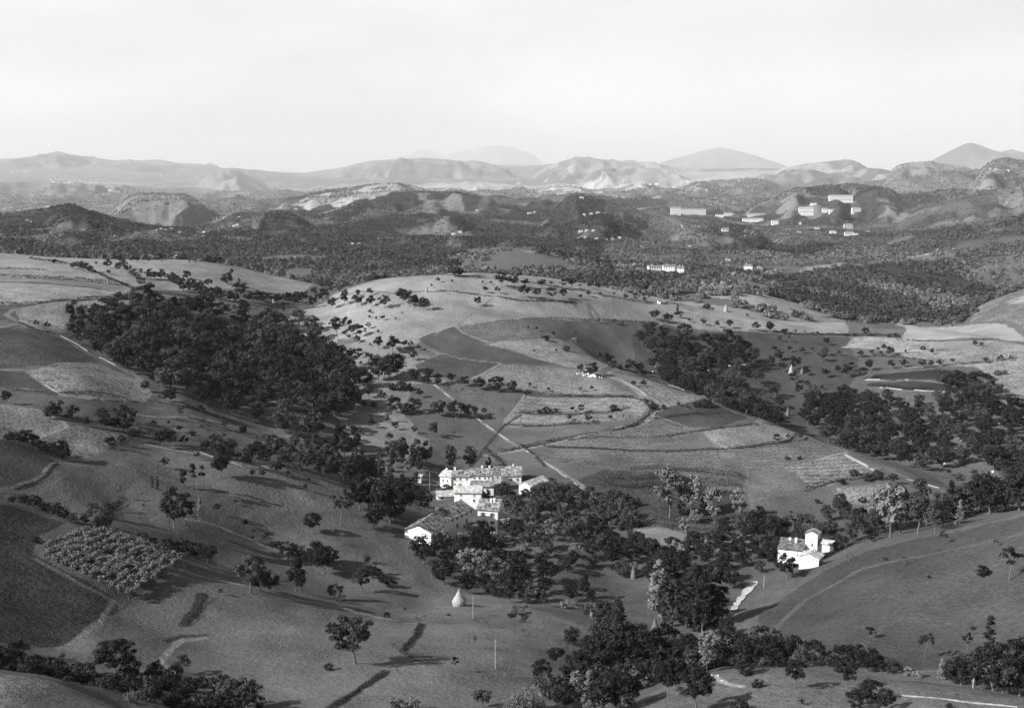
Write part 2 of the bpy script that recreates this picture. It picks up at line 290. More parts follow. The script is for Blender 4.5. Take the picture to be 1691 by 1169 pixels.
# middle hill fields
field('690 561,750 541,762 546,800 562,860 583,930 602,940 604,830 600,780 596,740 590,725 581', .078, .2)
field('686 603,728 583,760 592,826 601,795 618,760 628,700 618', .068, .3)
field('757 539,800 533,856 529,882 556,800 557,768 548', 0.12, .6)
field('800 570,900 560,950 568,1012 606,990 612,940 604,905 598,850 580', .155, .7)
field('830 601,960 611,1045 650,960 652,875 645,778 628', .125, .55, stripes=(1.2, 3.5, .12))
field('868 652,960 655,1058 655,1072 672,1060 690,1000 697,920 700,845 706,830 698', .14, .7, stripes=(1.45, 5, .15))
field('1000 617,1035 611,1172 661,1130 680,1082 682,1060 655', .13, .6, stripes=(.3, 2.6, .3))
field('1080 684,1190 664,1236 690,1190 707,1110 705', .06, .3)
field('905 736,1000 712,1078 692,1160 712,1215 712,1140 730,1010 742', .11, .65)
field('1158 712,1240 700,1262 693,1335 722,1240 738,1180 742', .135, .65)
field('880 745,1010 742,1180 742,1340 725,1398 748,1300 768,1240 780,1232 815,1130 775,1000 772,905 762', .10, .6, stripes=(1.4, 4, .1))
field('1236 778,1297 768,1338 804,1250 826,1238 812', .105, .4)
field('1293 767,1395 750,1440 778,1345 806', .135, .9, stripes=(1.45, 4.5, .28))
field('1398 746,1445 760,1530 795,1530 802,1440 775', .10, .2)
field('1370 806,1465 797,1450 832,1395 832', .15, .8)
field('1000 772,1120 775,1230 815,1240 860,1100 862,1000 840,920 800', .062, .6, soft=6)
field('780 625,870 646,830 700,800 760,700 720,660 640', .085, .25, soft=6)
field('1045 875,1200 885,1260 882,1240 905,1090 910', .13, .15)
# foreground
field('95 1070,190 1010,215 988,300 945,430 972,560 1003,640 1022,760 1030,870 1006,990 1045,960 1110,900 1180,330 1180,250 1120', .104, .2)
field('240 1090,330 1050,420 1090,460 1180,330 1200,250 1150', .088, .2, soft=10)
field('1250 1012,1310 975,1360 944,1440 908,1560 882,1691 852,1850 820,1850 1100,1691 1090,1500 1108,1400 1100,1260 1060', .064, .30)
field('1040 1165,1110 1125,1200 1106,1350 1108,1500 1124,1691 1152,1850 1170,1850 1300,1000 1300', .115, .3)
field('-200 1100,0 1111,100 1130,190 1166,210 1300,-200 1300', .13, .3)
field('650 985,760 985,870 990,760 1030,640 1020', .104, .2, soft=8)
# ----- beyond the crest
FR = (1000, 9000)
field('-200 280,150 285,300 300,420 300,470 325,400 350,330 372,230 368,150 350,60 352,-200 350', .13, .5, (2050, 5600), soft=40)
field('-200 350,60 352,115 338,150 350,200 364,260 376,330 388,420 380,520 345,620 322,760 318,900 332,1000 330,1000 440,760 440,400 440,0 415,-200 415', .040, .4, (1000, 2600), soft=12)
field('1130 285,1500 282,1691 290,1691 312,1500 320,1400 305,1260 326,1180 350,1100 345', .12, .6, (2400, 5000), soft=30)
field('1180 350,1260 326,1320 312,1400 305,1460 311,1560 332,1500 345,1430 330,1330 345,1250 345', .045, .4, (2000, 3000), soft=12)
field('1290 415,1380 405,1400 400,1360 418,1290 422', .035, .3, (1300, 2300), soft=5)
field('1200 450,1300 455,1420 440,1560 430,1640 480,1600 530,1500 530,1400 520,1330 500,1260 480', .042, .4, (900, 1500), soft=8)
field('480 338,560 318,620 306,700 309,760 313,640 322,560 344,500 348', .27, .9, (2300, 5000))
field('700 305,860 306,960 306,1060 303,1080 312,930 322,880 316,800 315,700 312', .30, .8, (2500, 6000))
field('880 283,930 277,980 282,930 284', .22, .2, (4000, 9000))
field('1050 285,1130 275,1160 284,1230 290,1230 300,1130 298', .27, .5, (3000, 9000))
field('1000 275,1100 272,1180 279,1100 281,1040 279', .22, .2, (4000, 9000))
field('1130 284,1250 280,1370 276,1400 283,1250 292,1140 292', .27, .5, (3000, 9000))
field('740 424,800 415,870 408,930 412,880 420,800 424', .16, .3, (1000, 1700))
field('800 430,900 420,1000 440,960 455,820 450', .085, .5, (1000, 1700))
field('1000 445,1060 440,1070 450,1020 456', .16, .4, (900, 1700))
field('1150 470,1180 468,1260 486,1330 505,1380 522,1330 525,1250 505,1170 490', .25, .6, (860, 1300))
field('1180 456,1260 460,1300 480,1260 484,1200 470', .14, .6, (860, 1500))
field('1250 452,1320 444,1390 434,1400 440,1330 450,1270 458', .22, .3, (1000, 1900))
field('1490 424,1560 414,1580 428,1500 430', .15, .3, (1200, 1900))
field('1500 380,1560 366,1620 360,1691 355,1850 360,1850 366,1640 372,1560 378', .13, .5, (1500, 2400))
field('1640 318,1691 310,1691 336,1650 340', .17, .6, (2000, 3000))
field('1170 380,1220 400,1160 410,1090 395,1110 370', .10, .4, (1500, 2400))
field('1250 375,1350 385,1400 400,1330 402,1230 395', .085, .4, (1500, 2400))
field('1240 330,1330 318,1300 345,1230 350', .09, .4, (2200, 3000))
field('610 345,700 335,690 345,620 360,560 375', .09, .2, (1800, 2600))
field('100 303,180 296,240 300,200 309,120 308', .26, .8, (3000, 5000))
field('185 340,240 318,290 322,270 340,200 348', .12, .4, (2500, 4500))
field('280 295,360 275,400 290,330 300', .14, .3, (3500, 8000))
field('1620 500,1691 468,1850 450,1850 560,1691 545,1600 535', .15, .85, (800, 1100))
field('1655 500,1691 488,1850 470,1850 500,1691 505', .25, .4, (800, 1100))
TONE[:] = TONE * (1 - PATCH) + (.10 + .09 * sstep(1900, 2800, RN)) * PATCH
def dist_seg(x, y, P):
    d = np.full(x.shape, 1e9)
    for (x0, y0), (x1, y1) in zip(P[:-1], P[1:]):
        dx, dy = x1 - x0, y1 - y0; t = np.clip(((x - x0) * dx + (y - y0) * dy) / (dx * dx + dy * dy + 1e-9), 0, 1)
        d = np.minimum(d, np.hypot(x - x0 - t * dx, y - y0 - t * dy))
    return d
def line(s, tone, w, rr=L_, grain=.4, step=0.0):
    """a bank, verge or track along a line on the ground; step raises the uphill side, as a terrace does"""
    P = [tuple(p) for p in poly_world(Q(s), rr)]
    xs = [p[0] for p in P]; ys = [p[1] for p in P]; m_ = w * 4 + 6
    ii = np.nonzero((XX > min(xs) - m_) & (XX < max(xs) + m_) & (YY > min(ys) - m_) & (YY < max(ys) + m_))
    d = dist_seg(XX[ii], YY[ii], P) + w * .5 * (vnoise(XX[ii], YY[ii], 3, 95) - .5)
    k = 1 - sstep(w * .5, w * .5 + max(.6, w * .3), d)
    TONE[ii] = TONE[ii] * (1 - k) + tone * k; GRAIN[ii] = GRAIN[ii] * (1 - k) + grain * k
PATHS = []                                             # tracks that get a surface of their own later
PALE, DARK = .18, .035
for s, t, w in (
    ('0 465,95 469,155 476,205 483', DARK, 3), ('-100 461,0 459,80 461', .06, 2.5), ('0 505,60 503,130 497,190 491,206 489', .05, 2.2),
    ('206 479,260 487,340 494,450 503', PALE, 1.6), ('60 426,120 440,180 462,214 476', 0.19, 1.6), ('214 476,330 496,420 500', .08, 2),
    ('28 531,10 520,20 512,45 508', PALE, 2.5), ('28 531,60 544,105 556,160 590,215 615,240 632', .16, 2), ('0 541,30 534,40 538', PALE, 2),
    ('0 610,60 611,152 600', 0.16, 1.5), ('45 614,75 636,105 653,160 660,245 660', PALE, 1.3), ('0 641,30 642,100 648', 0.19, 1.2), ('5 645,100 648,200 655,300 672', .05, 1.3),
    ('0 668,60 676,105 697,112 705', 0.19, 1.5), ('110 706,64 722,0 723', 0.19, 1.5), ('220 683,330 690,430 712,560 745,600 752', 0.19, 1.0),
    ('225 700,330 706,450 720,520 742', .045, 1.4), ('240 712,350 725,470 742', .05, 1.2), ('300 672,400 700,500 735,560 752', .045, 1.6),
    ('235 733,300 745,430 772,560 797', PALE, 1.4), ('97 764,75 782,50 797,25 805,0 806', .15, 2.2), ('97 766,78 785,52 800,25 808', .03, 1.0),
    ('308 857,350 865,375 875,420 893,470 910', 0.19, 1.2), ('300 942,420 969,560 1001,640 1022,720 1030', .2, 1.0),
    ('57 922,130 963,186 992,200 1000', .10, 1.0), ('186 990,165 1030,95 1070', .115, .8),
    ('690 561,720 549,752 540', PALE, 1.1), ('752 540,764 549,800 563,860 583,930 603,985 613', 0.20, 1.2), ('756 538,770 525,800 505,812 492', 0.15, 1.0),
    ('640 562,725 583,760 592,826 600', 0.15, 1.0), ('680 605,728 583', 0.15, 1.0), ('826 601,780 625', .2, .9),
    ('930 603,985 615,1030 630,1070 658,1082 680', PALE, 1.4), ('1082 680,1068 690,1040 703,960 722,860 740,740 756', .035, 2.6), ('1065 693,1000 712,900 735,800 752', 0.22, 1.1), ('1072 664,1082 674,1076 688,1062 700', 0.31, 2.2),
    ('712 632,760 670,800 700,870 745,960 800,1010 845', 0.19, 1.1), ('866 652,832 700', .2, .8), ('860 685,830 705,800 740,780 770', .045, 1.4),
    ('868 650,960 654,1040 655,1066 662,1075 675', .03, 2.0), ('850 680,930 684,1000 682,1040 672', .04, 2.0), ('835 700,900 702,960 698', .04, 1.6),
    ('1082 690,1150 683,1200 690', .03, 2.2), ('1082 686,1160 712,1190 742', 0.14, 1.0), ('1165 714,1180 728,1205 742', 0.22, 1.6),
    ('905 728,1100 720,1180 708,1250 702', .04, 1.6), ('900 736,1100 745,1220 740,1330 727,1345 722', .035, 1.6),
    ('1045 612,1090 628,1170 660,1240 690,1262 693,1345 727,1400 745', 0.16, 1.2), ('1290 768,1350 758,1400 747', 0.22, 1.1), ('1395 750,1445 778', 0.26, 2.0),
    ('1340 806,1380 795,1440 783', 0.22, 1.3), ('1232 740,1236 800,1246 826,1330 812', .11, 1.2), ('1238 815,1246 855', .12, .7), ('1500 790,1530 800,1560 812,1590 815', 0.16, 2.0),
    ('700 453,760 456,900 470,1000 489,1100 500,1170 508', .05, 1.3), ('560 488,650 485,740 482,860 497,960 500', .055, 1.1), ('860 527,960 527,1080 532,1150 545', .05, 1.2), ('1240 545,1300 550,1400 553,1490 557', .045, 2.4),
    ('1392 573,1430 574,1480 580,1530 579', 0.31, 1.6), ('1398 572,1410 557', 0.19, 1), ('1497 561,1560 563,1650 561', .06, 1.4), ('1440 628,1500 627,1560 633', 0.19, 1.2), ('1432 627,1458 628', 0.43, 2.0), ('1450 640,1500 645,1570 648', 0.22, 1.0),
    ('1640 562,1680 578,1691 590', 0.22, 1.6), ('1484 607,1560 603,1600 597', 0.20, 1.2), ('1645 641,1691 652', 0.25, 2), ('1660 662,1691 668', 0.26, 1.5), ('1665 678,1691 683', 0.26, 1.5),
    ('1000 540,970 500,980 535', .11, 2.5), ('1040 876,1075 893,1090 912', 0.26, 2.0), ('1055 877,1090 890,1115 905', 0.15, 1), ('300 1118,262 1090,300 1055', .15, 1.2),
    ('335 982,322 1010,303 1032', .035, 3.0), ('340 1048,300 1050,275 1058', .03, 1.2), ('340 1053,300 1058,285 1068,262 1095', .16, 1.2),
    ('545 1169,590 1140,638 1108', .035, 2.2), ('665 1075,690 1050,697 1030', .04, 2.2), ('690 1090,665 1075', .05, 2),
    ('1400 1090,1450 1040,1540 985,1691 905', .074, 2.0), ('1262 1052,1330 990,1420 940,1560 910,1691 880', .078, 2.0), ('1178 1115,1184 1121,1194 1126,1225 1133', 0.31, .9)):
    line(s, t, w * .55)
for s, t, w in (
    ('1460 430,1500 425,1530 420,1550 415', .55, 5), ('1250 458,1330 446,1395 435,1430 437', 0.22, 5), ('1125 371,1160 373,1230 384,1300 392,1340 396,1420 398', 0.21, 6),
    ('1180 352,1200 358,1240 364,1290 370,1340 372', 0.21, 6), ('1340 374,1420 378', 0.21, 5), ('1090 345,1140 360,1200 368', 0.17, 6), ('1640 320,1670 325,1660 338,1640 342', 0.24, 8),
    ('1565 418,1600 440,1650 455', .13, 6), ('1560 480,1590 470,1620 462', .2, 5), ('1560 545,1590 520,1640 500', 0.19, 3), ('1480 485,1540 505,1570 520', .2, 3)):
    line(s, t, w * .8, (860, 3500))
# ------------------------------------------------------------------ materials
def gray(v): return (v, v, v * .985, 1)
def mat(name, v, rough=.85, noise=0, scale=1.0, bumps=0.0, vary=0.0, coord='Object', spec=.15):
    m = bpy.data.materials.new(name); m.use_nodes = True; nt = m.node_tree; b = nt.nodes['Principled BSDF']
    b.inputs['Base Color'].default_value = gray(v); b.inputs['Roughness'].default_value = rough; b.inputs['Specular IOR Level'].default_value = spec
    tcn = N(nt, 'ShaderNodeTexCoord'); last = None
    if noise or bumps:
        nz = N(nt, 'ShaderNodeTexNoise'); nz.inputs['Scale'].default_value = scale; nz.inputs['Detail'].default_value = 4; nz.inputs['Roughness'].default_value = .6
        if coord == 'World':
            g = N(nt, 'ShaderNodeNewGeometry'); nt.links.new(g.outputs['Position'], nz.inputs['Vector'])
        else: nt.links.new(tcn.outputs[coord], nz.inputs['Vector'])
        mr = N(nt, 'ShaderNodeMapRange'); mr.inputs[1].default_value = .3; mr.inputs[2].default_value = .7
        mr.inputs[3].default_value = v * (1 - noise); mr.inputs[4].default_value = v * (1 + noise); nt.links.new(nz.outputs[0], mr.inputs[0]); last = mr.outputs[0]
        if bumps:
            bp = N(nt, 'ShaderNodeBump'); bp.inputs['Strength'].default_value = bumps; bp.inputs['Distance'].default_value = .3
            nt.links.new(nz.outputs[0], bp.inputs['Height']); nt.links.new(bp.outputs[0], b.inputs['Normal'])
    if vary:
        oi = N(nt, 'ShaderNodeObjectInfo'); r = N(nt, 'ShaderNodeMapRange'); r.inputs[3].default_value = 1 - vary; r.inputs[4].default_value = 1 + vary
        nt.links.new(oi.outputs['Random'], r.inputs[0]); mm = N(nt, 'ShaderNodeMath', operation='MULTIPLY'); nt.links.new(r.outputs[0], mm.inputs[0])
        if last: nt.links.new(last, mm.inputs[1])
        else: mm.inputs[1].default_value = v
        last = mm.outputs[0]
    if last: nt.links.new(last, b.inputs['Base Color'])
    return m
def ground_mat():
    m = bpy.data.materials.new('ground'); m.use_nodes = True; nt = m.node_tree; b = nt.nodes['Principled BSDF']
    b.inputs['Roughness'].default_value = .95; b.inputs['Specular IOR Level'].default_value = .05
    at = N(nt, 'ShaderNodeAttribute'); at.attribute_name = 'tone'; ag = N(nt, 'ShaderNodeAttribute'); ag.attribute_name = 'grain'
    g = N(nt, 'ShaderNodeNewGeometry')
    def noise(sc, det, rough=.65):
        n = N(nt, 'ShaderNodeTexNoise'); n.inputs['Scale'].default_value = sc; n.inputs['Detail'].default_value = det; n.inputs['Roughness'].default_value = rough
        nt.links.new(g.outputs['Position'], n.inputs['Vector']); return n
    a = noise(.9, 3, .75); c = noise(.16, 4, .6)
    def mth(op, x, y):
        n = N(nt, 'ShaderNodeMath', operation=op)
        for k, q in enumerate((x, y)):
            if isinstance(q, (int, float)): n.inputs[k].default_value = q
            else: nt.links.new(q, n.inputs[k])
        return n.outputs[0]
    s1 = mth('MULTIPLY', mth('SUBTRACT', a.outputs[0], .5), 5.0); s2 = mth('MULTIPLY', mth('SUBTRACT', c.outputs[0], .5), 1.6)
    s = mth('ADD', s1, s2); f = mth('ADD', mth('MULTIPLY', s, ag.outputs['Fac']), 1.0)
    f = mth('MAXIMUM', f, .25)
    nt.links.new(mth('MULTIPLY', at.outputs['Fac'], f), b.inputs['Base Color'])
    bp = N(nt, 'ShaderNodeBump'); bp.inputs['Strength'].default_value = .8; bp.inputs['Distance'].default_value = 1.0
    nt.links.new(mth('MULTIPLY', mth('ADD', s1, s2), mth('ADD', ag.outputs['Fac'], .15)), bp.inputs['Height'])
    bp.inputs['Distance'].default_value = .25
    nt.links.new(bp.outputs[0], b.inputs['Normal'])
    return m
def fast_mesh(name, V, F, mats=(), smooth=False, mi=None):
    """V (n,3) array, F (m,k) array of equal faces"""
    me = bpy.data.meshes.new(name); V = np.asarray(V, np.float32); F = np.asarray(F, np.int32)
    me.vertices.add(len(V)); me.vertices.foreach_set('co', V.ravel())
    k = F.shape[1]; me.loops.add(F.size); me.loops.foreach_set('vertex_index', F.ravel())
    me.polygons.add(len(F)); me.polygons.foreach_set('loop_start', np.arange(0, F.size, k, dtype=np.int32))
    try: me.polygons.foreach_set('loop_total', np.full(len(F), k, np.int32))
    except Exception: pass
    for m in mats: me.materials.append(m)
    if mi is not None: me.polygons.foreach_set('material_index', np.asarray(mi, np.int32))
    me.polygons.foreach_set('use_smooth', np.full(len(F), smooth, bool))
    me.update(calc_edges=True)
    return me
COL = SC.collection.objects
def link(name, me, parent=None, **props):
    o = bpy.data.objects.new(name, me); COL.link(o)
    if parent is not None: o.parent = parent
    for k, v in props.items(): o[k] = v
    return o
nr, na = ZZ.shape
idx = np.arange(nr * na).reshape(nr, na)
Fq = np.stack([idx[:-1, :-1], idx[:-1, 1:], idx[1:, 1:], idx[1:, :-1]], -1).reshape(-1, 4)
tme = fast_mesh('terrain', np.stack([XX, YY, ZZ + ZC], -1).reshape(-1, 3), Fq, [ground_mat()], True)
for nm, arr in (('tone', TONE), ('grain', GRAIN)):
    a_ = tme.attributes.new(nm, 'FLOAT', 'POINT'); a_.data.foreach_set('value', arr.ravel().astype(np.float32))
link('terrain', tme, kind='structure', label='rolling farmed hills with meadows, crops and terraces running back to far ridges')
# ------------------------------------------------------------------ plants
LEAF = mat('dark_leaf', .017, .7, vary=.35); LEAF2 = mat('mid_leaf', .045, .7, vary=.3); LEAF3 = mat('pale_leaf', .15, .7, vary=.25)
BARK = mat('bark', .13, .9, .4, 3.0); BARKP = mat('pale_bark', .3, .9, .3, 3.0)
MATS = dict(d=LEAF, m=LEAF2, p=LEAF3)
def quads(P, Nn, S, rng, aspect=.75):
    """one small leaf spray at each point P facing about Nn, of size S"""
    n = len(P); a = rng.normal(size=(n, 3)); t = np.cross(Nn, a); t /= np.linalg.norm(t, axis=1)[:, None] + 1e-9
    b = np.cross(Nn, t); b /= np.linalg.norm(b, axis=1)[:, None] + 1e-9
    t = t * S[:, None] * .5; b = b * S[:, None] * .5 * aspect
    V = np.stack([P - t, P - b * 1.1, P + t, P + b * .9], 1).reshape(-1, 3)
    return V, np.arange(4 * n).reshape(n, 4)
def crown_pts(rng, n, env, nb, rb, inner=.2):
    """points on many overlapping clumps; env(u) -> (centre, outward) inside the crown's outline"""
    C = np.array([env(rng) for _ in range(nb)]); rr = rb * rng.uniform(.65, 1.25, nb)
    k = rng.integers(0, nb, n); d = rng.normal(size=(n, 3)); d /= np.linalg.norm(d, axis=1)[:, None]
    d[:, 2] = np.where((d[:, 2] < -.3), -d[:, 2] * .5, d[:, 2])
    q = rng.uniform(.72, 1.05, n); ins = rng.random(n) < inner; q[ins] *= rng.uniform(.2, .9, ins.sum())
    P = C[k] + d * (rr[k] * q)[:, None]
    Nn = d + rng.normal(size=(n, 3)) * .45; Nn /= np.linalg.norm(Nn, axis=1)[:, None]
    return P, Nn
def tube(pts, rad, sides=6):
    V = []; F = []
    for i, (p, r) in enumerate(zip(pts, rad)):
        p = np.array(p); d = np.array(pts[min(i + 1, len(pts) - 1)]) - np.array(pts[max(i - 1, 0)]); d = d / (np.linalg.norm(d) + 1e-9)
        a = np.cross(d, [0.3, 1, .2]); a /= np.linalg.norm(a); b = np.cross(d, a)
        for k in range(sides):
            t = 2 * math.pi * k / sides; V.append(p + (a * math.cos(t) + b * math.sin(t)) * r)
        if i:
            o = (i - 1) * sides
            for k in range(sides): F.append((o + k, o + (k + 1) % sides, o + sides + (k + 1) % sides, o + sides + k))
    return np.array(V), np.array(F)
def merge(parts):
    V = []; F = []; o = 0
    for v, f in parts: V.append(v); F.append(np.asarray(f) + o); o += len(v)
    return np.concatenate(V), np.concatenate(F)
def trunk(rng, h0, lean=.0, r=.022, limbs=4, top=.75, spread=.22, sides=6):
    top_c = np.array([lean, rng.uniform(-.03, .03), h0 * 1.15])
    mid = np.array([lean * .35 + rng.uniform(-.015, .015), rng.uniform(-.015, .015), h0 * .55])
    P = [tube([(0, 0, -.06), (0, 0, .01), mid, top_c], [r * 1.5, r * 1.2, r * .95, r * .75], sides)]
    for k in range(limbs):
        a = 2 * math.pi * (k + rng.uniform(-.3, .3)) / limbs; s = spread * rng.uniform(.7, 1.2); z1 = h0 + (top - h0) * rng.uniform(.6, 1)
        e = top_c * [1, 1, 0] + [math.cos(a) * s, math.sin(a) * s, z1]
        m_ = top_c + (e - top_c) * .5 + [0, 0, -.03]
        P.append(tube([top_c - [0, 0, .02], m_, e], [r * .6, r * .4, r * .12], max(4, sides - 1)))
    return merge(P)
def ell(w, z0, z1, pw=1.0):
    def f(rng):
        while True:
            p = rng.uniform(-1, 1, 3)
            if p @ p < 1: break
        p = p / (np.linalg.norm(p) ** .35 + 1e-6) * .97
        zc = (z0 + z1) / 2; return np.array([p[0] * w / 2, p[1] * w / 2, zc + p[2] * (z1 - z0) / 2])
    return f
def spire(w, z0, z1, conic=.0):
    def f(rng):
        t = rng.random(); a = rng.uniform(0, 2 * math.pi)
        prof = (1 - t) ** .8 if conic else (math.sin(math.pi * min(1, (t * .93 + .10))) ** .6)
        r = w / 2 * prof * rng.uniform(.55, 1); return np.array([r * math.cos(a), r * math.sin(a), z0 + t * (z1 - z0)])
    return f
KINDS = {}
def add_kind(key, nvar, build):
    KINDS[key] = []
    for v in range(nvar):
        rng = np.random.default_rng(sum(map(ord, key)) * 31 + v)
        (cv_, cf), tk = build(rng, v)
        KINDS[key].append(((cv_, cf), tk))
def k_round(n, leaf, w=.78, z0=.30, nb=22, rb=.13, lean=.0, limbs=4, r=.022, inner=.2):
    def b(rng, v):
        ww = w * rng.uniform(.88, 1.12); P, Nn = crown_pts(rng, n, ell(ww - rb, z0 + rb * .6, 1 - rb * .8), nb, rb, inner)
        ln = lean * rng.choice([-1, 1]); P[:, 0] += ln
        return quads(P, Nn, leaf * rng.uniform(.6, 1.4, n), rng), trunk(rng, z0, ln, r, limbs, .8, ww * .3)
    return b
add_kind('orchard', 6, k_round(1500, .060, w=.95, z0=.24, nb=20, rb=.14, lean=.03))
add_kind('wood', 7, k_round(2500, .052, w=.95, z0=.12, nb=34, rb=.125, inner=.12))
add_kind('near', 4, k_round(5200, .036, w=.80, z0=.28, nb=46, rb=.09, lean=.05, limbs=6, r=.018))
add_kind('tall', 5, k_round(2400, .042, w=.52, z0=.18, nb=34, rb=.085, limbs=5, r=.014))
add_kind('thin', 4, k_round(700, .050, w=.55, z0=.42, nb=12, rb=.08, r=.012, limbs=4, lean=.04, inner=.1))
def k_spire(n, leaf, w, z0, conic=0, rb=.06):
    def b(rng, v):
        P, Nn = crown_pts(rng, n, spire(w * rng.uniform(.85, 1.15) - rb, z0, .97, conic), 60, rb, .15)
        return quads(P, Nn, leaf * rng.uniform(.6, 1.4, n), rng), trunk(rng, z0 + .05, 0, .014, 3, .6, w * .2)
    return b
add_kind('poplar', 4, k_spire(2600, .034, .34, .06, 0, .05))
add_kind('ivy', 2, k_spire(700, .05, .22, .05, 0, .05))
add_kind('conifer', 2, k_spire(2000, .04, .42, .05, 1, .05))
def k_bush(rng, v):
    n = 800; P, Nn = crown_pts(rng, n, ell(1.05, .02, .78), 16, .22, .1); P[:, 2] = np.maximum(P[:, 2], -.05)
    return quads(P, Nn, .11 * rng.uniform(.6, 1.4, n), rng), trunk(rng, .12, 0, .03, 3, .6, .3)
add_kind('bush', 5, k_bush)
def k_bare(rng, v):
    T = [trunk(rng, .32, .05 * rng.choice([-1, 1]), .022, 5, .85, .38)]; tips = []
    for k in range(16):
        a = rng.uniform(0, 6.28); r0 = rng.uniform(.1, .25); z = rng.uniform(.45, .75); p = np.array([math.cos(a) * r0, math.sin(a) * r0, z])
        q = p + [math.cos(a) * rng.uniform(.1, .3), math.sin(a) * rng.uniform(.1, .3), rng.uniform(-.08, .22)]
        T.append(tube([p, (p + q) / 2 + [0, 0, .03], q], [.008, .006, .003], 4)); tips.append(q)
    tips = np.array(tips); n = 260; P = tips[rng.integers(0, 16, n)] + rng.normal(size=(n, 3)) * .07; Nn = rng.normal(size=(n, 3)); Nn /= np.linalg.norm(Nn, axis=1)[:, None]
    return quads(P, Nn, .045 * rng.uniform(.5, 1.4, n), rng), merge(T)
add_kind('bare', 3, k_bare)
def k_plume(rng, v):                    # a pale thicket of upright shoots
    n = 1900; k = rng.integers(0, 38, n); a = rng.uniform(0, 6.28, 38); r0 = .42 * np.sqrt(rng.random(38)); h = rng.uniform(.55, 1, 38) * (1 - .4 * r0)
    t = rng.random(n); sw = 1 + .35 * t
    P = np.stack([np.cos(a[k]) * r0[k] * sw, np.sin(a[k]) * r0[k] * sw, h[k] * t], 1) + rng.normal(size=(n, 3)) * .028
    Nn = rng.normal(size=(n, 3)) * [1, 1, .4]; Nn /= np.linalg.norm(Nn, axis=1)[:, None]
    V, F = quads(P, Nn, .06 * rng.uniform(.6, 1.3, n), rng); return (V, F), trunk(rng, .2, 0, .02, 4, .7, .3)
add_kind('plume', 3, k_plume)
_mesh = {}
def kmesh(kind, v, tone, which):
    key = (kind, v, tone, which)
    if key not in _mesh:
        (cv_, cf), (tv, tf) = KINDS[kind][v]
        if which == 'crown': me = fast_mesh('crown', cv_, cf, [MATS[tone]])
        elif which == 'trunk': me = fast_mesh('trunk', tv, tf, [BARK], True)
        else:
            V, F = merge([(cv_, cf), (tv, tf)]); me = fast_mesh('tree', V, F, [MATS[tone], BARK], False, [0] * len(cf) + [1] * len(tf))
        _mesh[key] = me
    return _mesh[key]
prng = random.Random(5)
FOOT = []
COUNT = {}
def plant(name, kind, pos, h, wf=1.0, tone='d', label='', group='', cat='tree', hpx=30, sink=.02, parts=True, rot=None):
    r_t = math.hypot(pos[0], pos[1]); a_t = math.atan2(pos[0], pos[1])
    for bx, by, bz, rad, br, ba, hwb in FOOT:            # keep trees out of the houses and below the walls one can see
        dd = math.hypot(pos[0] - bx, pos[1] - by)
        if dd < rad + h * .28: return None
        if abs(a_t - ba) * br < rad + h * .3 and 0 < br - r_t < 30:
            lim = (bz + hwb * .25) + (ZC - bz) * (br - r_t) / br - pos[2]
            if lim < 2.2: return None
            h = min(h, lim)
        if hwb > 1 and br < 480:
            ex, ey = pos[0] - bx, pos[1] - by; sh = math.hypot(SUN_DIR.x, SUN_DIR.y); s_ = (ex * SUN_DIR.x + ey * SUN_DIR.y) / sh; l_ = abs(ex * SUN_DIR.y - ey * SUN_DIR.x) / sh
            if s_ > 0 and l_ < rad * .8 + h * .3 and s_ < 26:
                lim = (s_ - rad * .6) * .65 + hwb * .4 + bz - pos[2]
                if lim < 2.0: return None
                h = min(h, lim)
    v = prng.randrange(len(KINDS[kind])); COUNT[name] = COUNT.get(name, 0) + 1
    split = parts and hpx > 21
    if split: o = link(name, None)
    else: o = link(name, kmesh(kind, v, tone, 'all'))
    o['label'] = label; o['category'] = cat
    if group: o['group'] = group
    o.location = (pos[0], pos[1], pos[2] - sink * h); s = h / (1 - sink); wx = s * wf
    o.scale = (wx, wx * prng.uniform(.9, 1.1), s); o.rotation_euler = (0, 0, prng.uniform(0, 6.28) if rot is None else rot)
    if split:
        c = link('crown', kmesh(kind, v, tone, 'crown'), o); t = link('trunk', kmesh(kind, v, tone, 'trunk'), o)
    return o
ORD = 'leftmost second third fourth fifth sixth seventh eighth ninth tenth eleventh twelfth thirteenth fourteenth fifteenth sixteenth seventeenth eighteenth nineteenth twentieth'.split()
CR = dict(c4=(0, 400, 3.898), c5=(430, 400, 3.898), c6=(860, 400, 3.898), c7=(1270, 400, 3.895), d1=(0, 680, 3.933), d2=(400, 680, 3.933),
          d3=(800, 680, 3.758), d4=(1230, 680, 3.668), e1=(0, 900, 3.933), e2=(400, 900, 3.933), e3=(800, 900, 3.758), e4=(1230, 900, 3.668), b=(0, 0, 1))
NOUN = dict(orchard='small round tree', wood='broad tree', near='spreading tree', tall='tall leafy tree', thin='thin young tree', poplar='tall slender poplar', ivy='narrow ivy-clad tree',
            conifer='dark conical tree', bush='low round bush', bare='almost bare tree', plume='pale feathery shrub')
TW = dict(d='dark', m='mid grey', p='pale')
TAKEN = []
